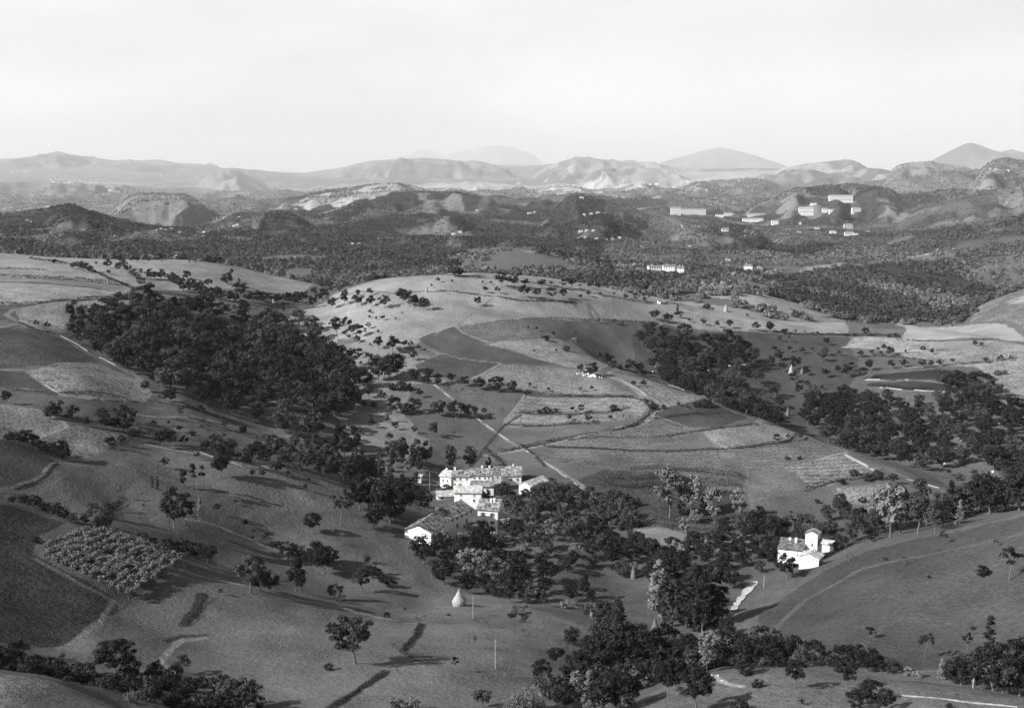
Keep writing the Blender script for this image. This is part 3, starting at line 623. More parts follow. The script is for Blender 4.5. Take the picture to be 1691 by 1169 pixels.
def grow(crop, name, phrase, data, kind='orchard', tone='d', rr=(95, 1000), maxd=None):
    """entries 'X Y H [kind] [tone] [width]' : foot of the tree and its height"""
    x0, y0, s = CR[crop]; L = []
    for e in data.split(','):
        t = e.split(); k, to, w = kind, tone, 1.0
        for q in t[3:]:
            if q in KINDS: k = q
            elif q in MATS: to = q
            else: w = float(q)
        if k == 'plume': to = 'p'
        L.append((x0 + float(t[0]) / s, y0 + float(t[1]) / s, float(t[2]) / s, k, to, w))
    L.sort()
    cnt = {}
    for e in L: cnt[(e[3], e[4])] = cnt.get((e[3], e[4]), 0) + 1
    seen = {}
    for px, py, hp, k, to, w in L:
        p = ground(px, py, *rr); r = math.hypot(p.x, p.y); h = hp * r / FPX * (1.2 if k in ('wood', 'tall', 'orchard', 'near', 'thin') else 1.06)
        i = seen.get((k, to), 0); seen[(k, to)] = i + 1; n = cnt[(k, to)]
        noun = NOUN[k] if TW[to] in NOUN[k] or k in ('plume', 'conifer') else TW[to] + ' ' + NOUN[k]
        if n == 1: lab = '%s %s' % (noun, phrase)
        else:
            o_ = (ORD[i] if i == 0 else ORD[i] + ' from left') if i < n / 2 else ('rightmost' if i == n - 1 else ORD[n - 1 - i] + ' from right')
            lab = '%s, %s %s' % (noun, o_.replace('from ', 'from ') , phrase)
        while len(lab.replace('-', ' ').split()) > 16: lab = lab.split(' ', 1)[1]
        cat = 'bush' if k in ('bush', 'plume') else 'tree'
        nm = {'bush': 'bush', 'plume': 'shrub', 'poplar': 'poplar', 'conifer': 'conifer'}.get(k, name)
        plant(nm, k, p, h, w, to, lab, group=('trees ' if cat == 'tree' else 'bushes ') + phrase, cat=cat, hpx=hp)
        TAKEN.append((p.x, p.y))
def wood(name, kind, label, group, polys, gap, hr, tone='d', rr=(95, 1000), cat='tree', wf=1.0, seed=1, tones=None, maxn=999, avoid=True, parts=True, kinds=None):
    rg = random.Random(seed); P = [poly_world(Q(s), rr) for s in polys]; pts = []
    for poly in P:
        xs = [p[0] for p in poly]; ys = [p[1] for p in poly]; A = (max(xs) - min(xs)) * (max(ys) - min(ys)); own = []
        for _ in range(int(A / gap ** 2 * 14)):
            x = rg.uniform(min(xs), max(xs)); y = rg.uniform(min(ys), max(ys)); c = False
            for k in range(len(poly)):
                (ax, ay), (bx, by) = poly[k], poly[(k + 1) % len(poly)]
                if (ay > y) != (by > y) and x < (bx - ax) * (y - ay) / (by - ay) + ax: c = not c
            if c and all((x - u) ** 2 + (y - v_) ** 2 > gap * gap for u, v_ in own): own.append((x, y))
        pts += own
    if avoid: pts = [p for p in pts if all((p[0] - u) ** 2 + (p[1] - v_) ** 2 > (gap * .5) ** 2 for u, v_ in TAKEN)]
    rg.shuffle(pts); pts = pts[:maxn]
    for x, y in pts:
        h = rg.uniform(*hr) * (1.22 if rg.random() < .15 else .72 if rg.random() < .25 else 1); z = height(x, y); to = rg.choice(tones) if tones else tone
        plant(name, rg.choice(kinds) if kinds else kind, (x, y, z), h, wf * rg.uniform(.85, 1.15), to, label, group, cat, hpx=h * FPX / math.hypot(x, y), parts=parts)
    return len(pts)
WG = 'woodland trees'
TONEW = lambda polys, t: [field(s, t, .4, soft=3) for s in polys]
# ---- trees one can point to, place by place
grow('c5', 'orchard_tree', 'of the group above the big wood', '545 405 70,625 415 75,715 415 65,800 425 75,705 345 45,630 350 40,545 350 40,460 430 65,400 400 90,335 425 70,150 465 70,230 420 80,270 400 70,100 400 60')
grow('c5', 'orchard_tree', 'of the clump on the upper left meadow', '915 400 90,960 415 90,1050 440 75,990 420 70,905 360 50')
grow('c5', 'orchard_tree', 'scattered on the bare hilltop left of the crest orchard', '1100 290 20,1145 260 30,1235 262 20,1450 325 40,1525 330 40,1430 270 20,1485 272 20,1552 290 85,1635 290 75,1400 412 55')
grow('c5', 'sapling', 'in the two short rows below the clump', '705 495 25,745 502 22,785 505 35,872 505 20,705 460 25,912 465 18')
grow('c5', 'orchard_tree', 'along the top right edge of the big wood', '490 600 110 tall,470 560 60,550 560 70,590 600 60,640 615 75,625 655 50,570 625 30,545 605 30,695 560 40 p,757 590 25')
grow('c5', 'orchard_tree', 'in the patch left of the dark hill fields', '765 690 75,850 710 95,925 680 50,970 680 40,895 715 40,1020 695 30,985 760 55,1060 705 20')
grow('c5', 'orchard_tree', 'on the meadow right of the big wood', '470 680 22,517 695 25,705 670 20,540 810 60,580 750 70,640 750 60,685 740 30,712 755 35,645 795 30')
grow('c5', 'broad_tree', 'of the three big crowns below the meadow', '760 890 150 wood,830 890 160 wood,880 850 120 wood')
grow('c5', 'orchard_tree', 'of the row under the dark hill fields', '990 900 80,1085 870 60,1140 920 70,1230 905 60,1320 925 60,1070 910 50,1410 950 80,1520 965 95,1620 965 70', 'wood')
grow('c5', 'orchard_tree', 'on the slope between the big crowns and the path', '910 955 70 bush,850 950 50 bush,960 950 50 bush,1022 1000 50,850 1010 25,1300 980 40 thin m,1380 980 30 thin m,1210 965 40 thin m')
grow('c5', 'orchard_tree', 'at the lower edge of the meadow by the wood', '700 1000 70,600 1050 80 m,780 1020 60,670 1070 50,730 1080 50,870 1100 100 wood,930 1110 70 wood,990 1100 90 wood,560 1115 70 m,820 1160 70 thin m,715 1160 50 thin m')
grow('c5', 'orchard_tree', 'on the dark slope crossed by the straight path', '1150 1120 100 wood,1260 1130 110 wood,1350 1135 90 wood,1440 1110 40,1480 1135 20')
grow('c6', 'crest_tree', 'in the upper row of the crest orchard', '25 290 55,132 295 55,198 280 30,275 295 50,330 300 70,382 290 20,440 298 35,498 305 40')
grow('c6', 'crest_tree', 'in the lower row of the crest orchard', '20 355 70,105 358 55,200 375 75,275 365 60,382 365 30,438 350 35,512 345 25,600 342 20')
grow('c6', 'crest_tree', 'along the crest towards the white hut', '672 370 35,740 380 45,795 385 30,825 365 20,1010 450 50 ivy 1.8,1028 490 40,1085 515 25,1150 425 12')
grow('c6', 'crest_tree', 'above the middle wood', '1175 535 40,1265 550 40,1345 555 50,1515 575 55,1600 580 60,1458 488 25,1000 485 40,860 500 60 wood,950 520 60 wood')
grow('c6', 'orchard_tree', 'along the upper field banks of the middle hill', '500 520 25,605 528 30,655 530 18,352 602 20,210 605 25,165 635 40 bush,345 670 50 p,295 700 40 bush,85 710 20,228 708 20,140 630 25,100 570 25,50 560 20')
grow('c6', 'orchard_tree', 'around the pale rocks on the path', '460 860 80 wood,385 840 50,510 755 40,565 790 70 wood,595 830 60,640 820 40 bush,700 830 70 wood,760 840 60 wood,790 860 50 bush')
grow('c6', 'orchard_tree', 'on the banks of the rounded terraces', '385 965 30,455 955 30,180 960 25,60 935 30,790 930 40,725 930 35,170 1100 50 bush,330 1090 35,390 1100 50,600 1085 50 bush,310 1150 40,430 1160 50,230 1095 30 bush,120 1100 30 bush,660 1135 35 ivy,578 1145 30')
grow('c6', 'orchard_tree', 'beside the bend of the stone path', '1180 1060 60 bush 1.3,1130 1060 40 bush,920 1070 30 bush,1015 1060 30,1075 1075 25,860 1080 50 bush')
grow('c6', 'slope_tree', 'right of the middle wood', '1640 700 25,1670 760 50,1610 800 60,1530 910 80 m,1640 990 70 m,1560 1000 40 m,1660 1060 60,1440 870 60 wood,1580 950 40')
grow('c7', 'slope_tree', 'along the bank under the bright crest field', '10 580 45,100 590 40 bush,170 585 20,230 590 18,310 592 18,620 605 50,500 605 20 bush,550 605 20 bush,820 610 30 bush,770 612 20 bush')
grow('c7', 'slope_tree', 'on the upper right slope', '65 645 35,130 645 40 thin,370 665 45,30 700 30,130 710 40 m,215 720 40,360 730 50 m,340 770 70 m,60 765 55,590 740 40,660 725 30,720 730 25,775 735 55,450 730 30 m,275 700 22')
grow('c7', 'slope_tree', 'around the paired haystacks', '90 840 65,165 825 80,15 820 40,245 860 50,365 875 60,490 870 75,530 830 50,600 885 70,640 825 60,440 840 40')
grow('c7', 'slope_tree', 'below the paired haystacks', '150 910 60,245 935 40,190 980 60,30 1000 60,70 1070 60,20 980 50,340 950 30')
grow('c7', 'slope_tree', 'between the tall crops and the small dark terraces', '785 815 50,865 805 45,985 812 50,1040 805 40,1098 805 45,1180 780 30,990 695 30 bush,735 680 30 bush,1050 725 35,880 715 20,700 690 18 bush')
grow('c7', 'slope_tree', 'in the crop fields at the right edge', '1322 675 35,1365 672 25,1395 780 35,1490 765 35,1555 765 30,1470 855 35 bush m,1510 850 30 bush m')
grow('c4', 'crest_tree', 'on the skyline of the upper left field', '620 148 20,850 130 30,885 130 30,958 130 25,1220 138 15,1258 138 15,730 110 12,1010 122 10,1042 128 10')
grow('c4', 'crest_tree', 'behind the skyline of the upper left field', '1345 145 50,1385 148 45,1420 150 45,1590 180 35 p', rr=(860, 1000))
grow('c4', 'orchard_tree', 'near the left end of the upper left shrub belt', '345 135 28 bush,540 190 60 m,470 170 35 m,580 195 40 m,500 165 35 m,690 165 50,780 165 55,820 190 50,700 205 25,760 180 40,910 198 25,860 230 50 m,910 280 50 m,890 250 40 m', 'wood')
grow('c4', 'orchard_tree', 'in the middle of the upper left shrub belt', '970 240 60,1040 240 60,1100 260 60,1130 280 60,1000 235 40,1180 320 80,1200 240 50,1250 340 70,1310 350 60,1340 290 50,1290 320 60,1230 300 60', 'wood')
grow('c4', 'orchard_tree', 'at the right end of the upper left shrub belt', '1370 370 70,1420 370 60,1480 380 60,1550 350 90,1600 380 60,1660 385 70,1465 275 70,1440 260 40,1490 205 30,1540 255 20,1400 340 50,1520 385 50', 'wood')
grow('c5', 'orchard_tree', 'in the belt left of the saddle', '20 385 60,60 380 50,120 385 50,170 390 60,200 380 50,240 385 60,290 370 50,350 340 45,400 300 60 m,450 320 60 m,510 320 40 m,540 300 50 m,430 285 40 m', 'wood')
grow('c5', 'crest_tree', 'behind the crest left of the lone skyline tree', '720 275 75 m,760 270 50,800 265 50,700 285 60 m,660 300 40 m', 'wood', rr=(745, 1000))
grow('c5', 'crest_tree', 'standing alone on the skyline', '1250 225 105 wood m 1.2,1275 215 48 bush', rr=(700, 790))
grow('c4', 'orchard_tree', 'beside the left field track', '232 545 35,305 560 40')
grow('c4', 'orchard_tree', 'below the pale crop field on the left', '345 1120 80,390 1060 40,470 1130 70,660 1160 80,790 1160 100,850 1150 70,40 1040 70,320 1110 50')
grow('c4', 'orchard_tree', 'at the foot of the big wood', '1100 1045 100,940 960 60,1230 1020 60,1165 1120 50 m,1300 1100 50,1060 1030 60')
grow('d1', 'orchard_tree', 'above the pale curved track', '690 110 80 wood,800 135 120 wood,740 120 80 wood,720 240 70,790 215 60,860 190 70,1000 105 45,1095 85 25,1170 135 50,1195 220 60,1250 175 50')
grow('d1', 'orchard_tree', 'in the sloping orchard on the left', '1385 170 30,1455 165 25,1580 155 60,1460 110 45 m,1060 230 110 wood,1105 215 90 wood,1340 250 60,1400 300 80,1330 60 20,1530 240 30 m,1310 110 25')
grow('d1', 'orchard_tree', 'between the orchard and the lower meadow', '1275 310 50 m,1070 360 55,1545 320 60,1600 330 60,1650 310 80,1435 430 190 tall 1.3,1500 330 70,1690 340 80,1470 290 60')
grow('d1', 'meadow_tree', 'on the left meadow', '990 495 80 ivy,1025 505 85 ivy,1018 400 70 ivy p,1190 490 110 tall m,1280 525 170 thin,1300 705 140 ivy p,1135 760 240 tall m 1.25,1200 730 190 tall 1.2,780 560 70 thin p,1410 650 50,1590 745 40,1645 790 25,1530 600 30,1640 420 40,930 610 16 bush')
grow('d1', 'tree', 'beside the vine trellis', '1090 950 120 wood,1150 960 110 wood,1240 960 110 wood,1350 980 110 wood,920 860 80 wood m,1000 880 60 wood,1180 920 90 wood,1300 950 90 wood,240 850 50 bush')
grow('d1', 'tree', 'in the dark hedge above the vine trellis', '640 800 110 wood,600 680 80 wood m,700 690 90 wood m,760 640 60 wood,690 760 80 wood,560 730 70 wood m,480 720 60 wood m,360 690 90 wood,420 700 60 wood,300 660 70 wood,230 640 90 wood,150 610 70 wood,80 600 50 wood', 'wood')
grow('d1', 'tree', 'in the hedge at the far left', '60 200 60 wood,110 200 60 wood,170 220 90 wood,230 240 80 wood,290 270 70 wood,340 290 70 wood,390 310 110 wood,420 320 90 wood,330 45 70 wood,370 30 60 wood,450 50 50 wood,560 90 50 wood')
grow('d2', 'orchard_tree', 'on the strip above the sapling row', '210 190 45,250 260 80,240 400 70,210 400 60,100 250 60,60 310 90,120 310 90,380 240 25,490 290 60,300 420 35 m,435 455 25,410 510 40,10 155 55,130 430 50')
grow('d2', 'orchard_tree', 'crowding the hollow left of the sapling row', '330 360 90,330 290 60,420 380 100 tall,480 360 80,540 340 60,560 330 70,280 350 70,160 340 60,450 320 70 tall,390 330 60,30 360 80,500 400 60')
grow('d2', 'sapling', 'of the close sapling row behind the meadow', ','.join('%d %d %d tall m .8' % (560 + i * 24, 440 + i * 2, 120 + (i * 37) % 60) for i in range(15)))
grow('d2', 'ravine_tree', 'at the tip of the big wood', '640 260 170 tall,720 290 180 tall,690 290 100 tall m,780 300 70 tall m,600 280 90 tall')
grow('d2', 'village_tree', 'just above the white hamlet', '1050 340 170,1000 350 150,1130 350 160,1200 350 150,1150 400 100,960 330 140,1360 390 170,1480 390 160,1600 370 70,1080 420 130 p .7', 'tall', 'm')
grow('d2', 'orchard_tree', 'on the slope above the hamlet', '1250 165 90 m,840 100 50,940 70 40 m,995 120 50,1115 140 45,1375 160 35 thin m,960 190 50,760 150 50 m')
grow('d2', 'village_tree', 'of the dark group left of the long farmhouse', '640 740 200 thin m 1.4,760 640 190 tall 1.5,820 640 170 tall 1.3,900 700 200 wood,960 720 250 wood,1010 690 230 wood,1050 560 130 wood,950 540 120 wood,700 620 150 tall,1180 640 130 wood,880 620 130 wood,860 760 120 wood,1110 590 110 wood')
grow('d2', 'meadow_tree', 'on the meadow below the hamlet', '465 795 130 near,650 865 70 bare,150 840 60 m,65 830 25,70 785 20,25 740 40', 'orchard')
grow('d2', 'meadow_tree', 'at the lower edge of the hamlet meadow', '230 890 50 wood,300 960 110 wood m,500 1000 150 wood,580 990 110 wood,810 983 50,360 960 100 wood m,430 970 80 wood,200 880 40 wood')
grow('d3', 'village_tree', 'right of the white hamlet', '380 560 120,470 600 150,520 590 140,580 610 130,650 520 60,700 640 120,760 700 130,800 620 140,850 600 110,820 700 150,900 720 130,940 590 60,300 560 90,110 540 100,330 640 80,620 560 70,560 520 70,420 470 60,350 600 60', 'wood', 'm')
grow('d3', 'tree', 'of the tall row beside the small meadow', '1150 655 300 tall p 1.1,1280 650 250 tall p 1.0,1425 700 230 tall p 1.0,1570 690 200 tall p .9,1220 640 150 m,1360 640 130 m', 'poplar')
grow('d3', 'valley_tree', 'around the small green meadow', '1240 780 120 tall p,1310 690 80 wood p,1660 700 80 wood,1600 700 60 wood m,1700 680 90 wood,1380 600 40 bush m')
grow('d4', 'hillside_tree', 'of the pale crowns behind the right hill', '800 720 220 p,880 760 300 p,940 740 270 m,1050 740 290 m,1150 740 180 m,840 700 180 p,1000 700 200 m,1100 700 120 p', 'tall', 'm')
grow('d4', 'hillside_tree', 'behind the right hill', '1300 680 140 conifer p,1240 650 220 conifer,1430 600 160 wood,1580 600 230 wood,1480 620 220 wood,1400 590 150 wood,1660 600 200 wood,1200 690 130 wood,1530 610 180 wood,1340 620 120 wood,570 620 120 tall m 1.4,600 650 100 wood,700 700 110 wood,640 690 90 wood m,760 790 90 wood,500 660 90 wood m')
grow('d4', 'orchard_tree', 'on the right part of the ploughed spur', '195 190 50,262 165 30,338 165 30,330 290 25 bush,255 290 25 bush,660 390 50 bush m,745 420 50 bush,590 440 40 bush,710 550 40 bush,440 555 30 bush,280 610 15 bush,800 410 60 bush,900 440 60')
grow('d4', 'conifer', 'in the right ravine', '775 230 90 conifer')
grow('d4', 'hillside_tree', 'on the small clearing in the right ravine', '1235 385 35,1300 440 60 m,1390 400 45 m,1400 440 60 m')
grow('d4', 'meadow_tree', 'on the upper part of the right hill', '1200 810 80,1285 750 40 bare,1520 820 45,1600 870 40,1440 1000 60 bush,850 900 25 bush,960 910 30', 'thin')
grow('e1', 'near_tree', 'in the bottom left corner', '750 880 235 near 1.25,1180 830 110 orchard m,1500 1075 190 near m 1.2,1590 1085 170 near m,860 1075 90 plume,410 740 35 orchard,1435 320 35 orchard,960 1070 110 wood m,470 820 50 bush', rr=(160, 600))
grow('e2', 'meadow_tree', 'along the brow of the lower meadow', '50 310 230 near m,110 290 150 wood,180 300 130 wood,350 300 210 tall,380 310 140 tall,480 190 150 near,530 180 150 wood,810 190 120 conifer m 1.6,780 310 150 near m,840 215 80 wood,910 240 60 bush,960 270 70 bush,600 350 100 wood m,640 370 60 bush m,880 210 60 wood')
grow('e2', 'meadow_tree', 'on the open grass of the lower meadow', '735 770 300 near m 1.15,940 490 55 orchard,1160 515 80 bare,1540 535 80 bare,1470 670 110 bare,1015 710 100 bare,560 810 55 bush,1380 820 95 thin,1340 460 20 bush,1060 430 25 orchard,10 340 25 thin')
grow('e2', 'near_tree', 'at the bottom edge of the photo', '1000 1065 95 bush p,1110 1065 90 bush p,30 1060 190 wood,1560 1050 120 wood m', rr=(130, 300))
grow('e3', 'meadow_tree', 'at the right end of the lower meadow', '170 470 60 orchard,240 560 190 thin m,230 630 110 bare,540 620 110 wood,440 740 110 wood,355 880 160 near,130 820 120 bare,160 690 60 bare,20 510 70 bare')
grow('e3', 'valley_tree', 'in the dark valley bottom', '740 520 160 wood,830 560 220 tall,780 700 250 wood,900 760 230 wood,980 780 220 wood,700 780 180 wood,640 760 130 wood,620 900 180 wood,820 740 200 tall,940 700 200 wood,1010 720 160 wood,680 700 150 wood,860 800 200 wood,760 820 160 wood,560 800 140 wood,1060 760 120 wood,720 420 60 wood', 'wood')
grow('e3', 'near_tree', 'in the pale thicket at the bottom edge', '570 980 200 tall p,650 1040 280 conifer p,740 1040 240 wood,840 1030 240 wood,240 1030 160 plume,320 1010 150 plume,170 1030 120 plume,450 990 120 wood m,500 1010 150 wood,730 1040 180 tall p,410 960 90 wood,780 1050 130 plume')
grow('e3', 'valley_tree', 'beside the valley clearing', '500 390 60 bush p,640 430 80 bush m,690 460 70 bush p,560 370 40 bush p,860 200 100 wood m,820 190 80 wood,920 170 70 wood p,370 380 90 tall m,250 360 120 wood m,620 330 140 tall,660 370 100 tall')
grow('e3', 'near_tree', 'on the bottom right knoll', '1140 960 230 near,1310 1030 260 near,1580 1030 90 bush,1620 800 90 bush,1700 880 60 bush')
grow('e3', 'valley_tree', 'left of the right hill', '1420 740 200 tall p 1.6,1380 790 250 tall p,1250 740 150 wood,1580 790 110 wood m,1500 720 150 tall m,1600 640 100 wood,1650 760 150 wood,1200 700 130 wood,1300 720 140 wood,1620 760 120 wood')
grow('e3', 'tree', 'of the tall dark stand in the valley', '1080 450 370 p,1130 460 340 m,1300 530 430 1.15,1390 520 400 1.1,1450 490 350 1.0,1220 480 180 m,1190 470 150 m,1250 500 320 1.0,1350 545 350 1.1,1040 400 200 p,1170 500 300 m,1100 470 250 m', 'poplar')
grow('e4', 'near_tree', 'on the brow of the bottom right knoll', '300 865 160 near,620 865 160 near,345 970 40 orchard,1310 960 70 bare,60 860 40 bush,760 950 130 wood,700 960 110 wood,660 1000 110 wood,850 990 110 wood,1240 990 40 bush,0 990 40 bush')
grow('e4', 'meadow_tree', 'on the dark slope of the right hill', '1090 685 140 thin,1350 650 110 thin,1475 650 220 ivy 1.3,760 560 60 orchard,1440 190 60 orchard,1600 215 180 thin 1.2,1115 200 22 bush,960 130 45 bare,850 100 30 bare,630 100 60 bare,255 210 140 orchard,350 190 50 bush,1380 510 25 bush')
grow('e4', 'valley_tree', 'in the belt behind the bottom right knoll', '130 740 180,250 720 180,420 730 150,60 740 170,590 740 130,660 740 130,740 765 140,820 775 110,1000 790 60 bush p,1060 800 50 bush p,1190 815 130 conifer p,1310 850 180,1380 870 150 thin,1500 890 250,1600 900 300,1660 920 250 m,1430 880 120,0 740 170,190 740 150,340 735 100 m,500 735 90 m,880 780 90 m,1260 840 120,1560 900 180,1700 940 160 m', 'wood', rr=(190, 240))
# ---- closed woods
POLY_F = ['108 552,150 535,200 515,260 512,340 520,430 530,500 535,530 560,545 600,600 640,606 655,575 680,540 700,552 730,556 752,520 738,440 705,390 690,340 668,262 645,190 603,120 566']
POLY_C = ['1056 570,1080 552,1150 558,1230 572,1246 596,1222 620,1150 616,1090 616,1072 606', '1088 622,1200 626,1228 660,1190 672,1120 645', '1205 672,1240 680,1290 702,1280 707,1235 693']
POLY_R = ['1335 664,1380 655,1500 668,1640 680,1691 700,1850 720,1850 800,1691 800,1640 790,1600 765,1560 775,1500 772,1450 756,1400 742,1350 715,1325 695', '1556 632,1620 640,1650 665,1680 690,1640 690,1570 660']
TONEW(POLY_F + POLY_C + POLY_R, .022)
wood('woodland_tree', 'wood', 'dark broadleaf tree packed in the big wood of the left hollow', 'trees of the big wood in the left hollow', POLY_F, 8.3, (9, 12), seed=2, maxn=190, tones='dddmm')
wood('woodland_tree', 'wood', 'dark broadleaf tree packed in the wood below the right crest', 'trees of the wood below the right crest', POLY_C, 7.6, (8, 11), seed=3, maxn=90, tones='dddm')
wood('ravine_tree', 'wood', 'dark tree on the rocky slope of the right ravine wood', 'trees of the right ravine wood', POLY_R, 7.4, (6.5, 9.5), seed=4, maxn=190, tones='dddm')
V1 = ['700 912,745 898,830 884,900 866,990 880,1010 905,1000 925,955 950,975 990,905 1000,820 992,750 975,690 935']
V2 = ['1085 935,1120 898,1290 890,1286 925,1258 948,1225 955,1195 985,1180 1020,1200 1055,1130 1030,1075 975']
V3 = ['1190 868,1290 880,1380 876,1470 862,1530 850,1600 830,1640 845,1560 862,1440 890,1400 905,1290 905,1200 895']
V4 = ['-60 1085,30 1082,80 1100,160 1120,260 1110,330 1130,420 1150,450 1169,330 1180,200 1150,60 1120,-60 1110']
V5 = ['990 1080,1100 1060,1190 1080,1260 1068,1280 1100,1200 1105,1110 1120,1050 1150,960 1169,880 1169,950 1120']
V6 = ['1010 905,1060 900,1085 930,1070 960,1040 945,1010 940']
V7 = ['720 800,800 830,900 810,1000 850,1060 868,1040 885,990 876,900 864,850 855,830 830,740 815']
V8 = ['1440 850,1530 838,1691 815,1850 800,1850 830,1691 838,1560 860,1440 885']
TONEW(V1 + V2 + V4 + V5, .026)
wood('valley_tree', 'wood', 'dark tree in the thicket directly below the white hamlet', 'thicket trees below the white hamlet', V1, 6.2, (4.5, 8), seed=6, maxn=110, tones='dddmp')
wood('valley_tree', 'wood', 'dark tree in the thicket left of the white farm', 'thicket trees left of the white farm', V2, 5.6, (4.5, 8), seed=7, maxn=110, tones='dddm', rr=(255, 500))
wood('valley_tree', 'wood', 'mid grey tree in the belt behind the white farm', 'belt of trees behind the white farm', V3, 6.5, (5, 8), seed=8, maxn=50, tones='dmm')
wood('valley_bush', 'bush', 'dark bush in the hollow at bottom left', 'bushes in the bottom left hollow', V4, 3.0, (1.5, 3.4), seed=9, maxn=80, cat='bush', tones='ddm', rr=(165, 260))
wood('valley_bush', 'bush', 'dark bush in the valley bottom beside the right knoll', 'bushes in the valley bottom', V5, 4.2, (3, 6), seed=10, maxn=80, cat='bush', tones='ddm', rr=(175, 300))
wood('valley_tree', 'wood', 'dark tree beside the pale valley track', 'trees beside the pale valley track', V6, 6, (5, 7.5), seed=11, maxn=12)
wood('valley_bush', 'bush', 'mid grey bush on the slope right of the hamlet', 'bushes right of the hamlet', V7, 5, (3, 5), seed=12, maxn=50, cat='bush', tones='mmd')
V9 = ['430 742,520 740,560 745,600 752,690 765,735 775,722 800,640 806,560 797,480 775,430 765']
V10 = ['300 735,350 742,420 752,430 768,350 756,310 746']
wood('hollow_tree', 'tall', 'slender tree crowded in the hollow between the big wood and the hamlet', 'trees of the hollow above the hamlet', V9, 4.6, (3.4, 6.6), seed=15, maxn=52, tones='dmm', kinds=('tall', 'tall', 'wood'), wf=1.1)
wood('hollow_tree', 'wood', 'small tree on the strip above the curved pale track', 'small trees above the curved track', V10, 5.5, (3.5, 6), seed=16, maxn=14, tones='dmm')
print('PLANTS', COUNT)
# ------------------------------------------------------------------ buildings
WALL = mat('lime_wall', .78, .9, .07, .6); WALLC = mat('weathered_wall', .72, .9, .13, .5); WALLG = mat('old_stone_wall', .42, .9, .22, .8)
def tile_mat(name, v, patch):
    m = bpy.data.materials.new(name); m.use_nodes = True; nt = m.node_tree; b = nt.nodes['Principled BSDF']; b.inputs['Roughness'].default_value = .9; b.inputs['Specular IOR Level'].default_value = .1
    tcn = N(nt, 'ShaderNodeTexCoord'); n_ = N(nt, 'ShaderNodeTexNoise'); n_.inputs['Scale'].default_value = .75; n_.inputs['Detail'].default_value = 5; n_.inputs['Roughness'].default_value = .7
    nt.links.new(tcn.outputs['Object'], n_.inputs['Vector']); mr = N(nt, 'ShaderNodeMapRange'); mr.inputs[1].default_value = .38; mr.inputs[2].default_value = .62
    mr.inputs[3].default_value = v * (1 - patch); mr.inputs[4].default_value = v * (1 + patch); nt.links.new(n_.outputs[0], mr.inputs[0]); nt.links.new(mr.outputs[0], b.inputs['Base Color'])
    w = N(nt, 'ShaderNodeTexVoronoi'); w.inputs['Scale'].default_value = 4.5; nt.links.new(tcn.outputs['Object'], w.inputs['Vector'])
    bp = N(nt, 'ShaderNodeBump'); bp.inputs['Strength'].default_value = .7; bp.inputs['Distance'].default_value = .12; nt.links.new(w.outputs[0], bp.inputs['Height']); nt.links.new(bp.outputs[0], b.inputs['Normal'])
    return m
ROOF = tile_mat('roof_tiles', .2, .75); ROOFD = tile_mat('dark_roof_tiles', .12, .7); ROOFM = tile_mat('patched_roof_tiles', .16, .85); ROOFL = tile_mat('pale_roof_tiles', .42, .35)
GLASS = mat('dark_opening', .025, .4); SHUT = mat('shutter', .2, .8); WOODM = mat('timber', .16, .9, .3, 2.0)
def box(x0, x1, y0, y1, z0, z1):
    V = [(x0, y0, z0), (x1, y0, z0), (x1, y1, z0), (x0, y1, z0), (x0, y0, z1), (x1, y0, z1), (x1, y1, z1), (x0, y1, z1)]
    F = [(3, 2, 1, 0), (4, 5, 6, 7), (0, 1, 5, 4), (1, 2, 6, 5), (2, 3, 7, 6), (3, 0, 4, 7)]
    return np.array(V, float), np.array(F)
def mesh_of(name, parts, m, smooth=False):
    V, F = merge(parts); return fast_mesh(name, V, F, [m], smooth)
def slope_slab(p0, p1, p2, p3, t=.16):
    """a roof slope: four corners of its underside and a thickness"""
    P = [Vector(p) for p in (p0, p1, p2, p3)]; n = (P[1] - P[0]).cross(P[3] - P[0]).normalized()
    if n.z < 0: n = -n
    V = [tuple(p) for p in P] + [tuple(p + n * t) for p in P]
    F = [(3, 2, 1, 0), (4, 5, 6, 7), (0, 1, 5, 4), (1, 2, 6, 5), (2, 3, 7, 6), (3, 0, 4, 7)]
    return np.array(V), np.array(F)
def ragged(rng, corners, nu=9, nv=6, t=.14, j=.05):
    """a tiled slope with courses that sag and step a little"""
    p0, p1, p2, p3 = [np.array(c, float) for c in corners]; n = np.cross(p1 - p0, p3 - p0); n /= np.linalg.norm(n)
    if n[2] < 0: n = -n
    out = []
    for v in range(nv):
        for u in range(nu):
            a, b = u / nu, (u + 1) / nu; c, d = v / nv, (v + 1) / nv + .02
            q = lambda s, w: (p0 * (1 - s) + p1 * s) * (1 - w) + (p3 * (1 - s) + p2 * s) * w
            o = n * (rng.uniform(-j, j) + .05 * (1 - v / nv))
            lo = [q(a, c) + o, q(b, c) + o, q(b, d) + o, q(a, d) + o]; hi = [k + n * t for k in lo]
            out.append((np.array(lo + hi), np.array([(3, 2, 1, 0), (4, 5, 6, 7), (0, 1, 5, 4), (1, 2, 6, 5), (2, 3, 7, 6), (3, 0, 4, 7)])))
    return out
def off(p, head, dx, dy=0):
    h = R_(head); return Vector((p.x + dx * math.cos(h) + dy * math.sin(h), p.y - dx * math.sin(h) + dy * math.cos(h), p.z))
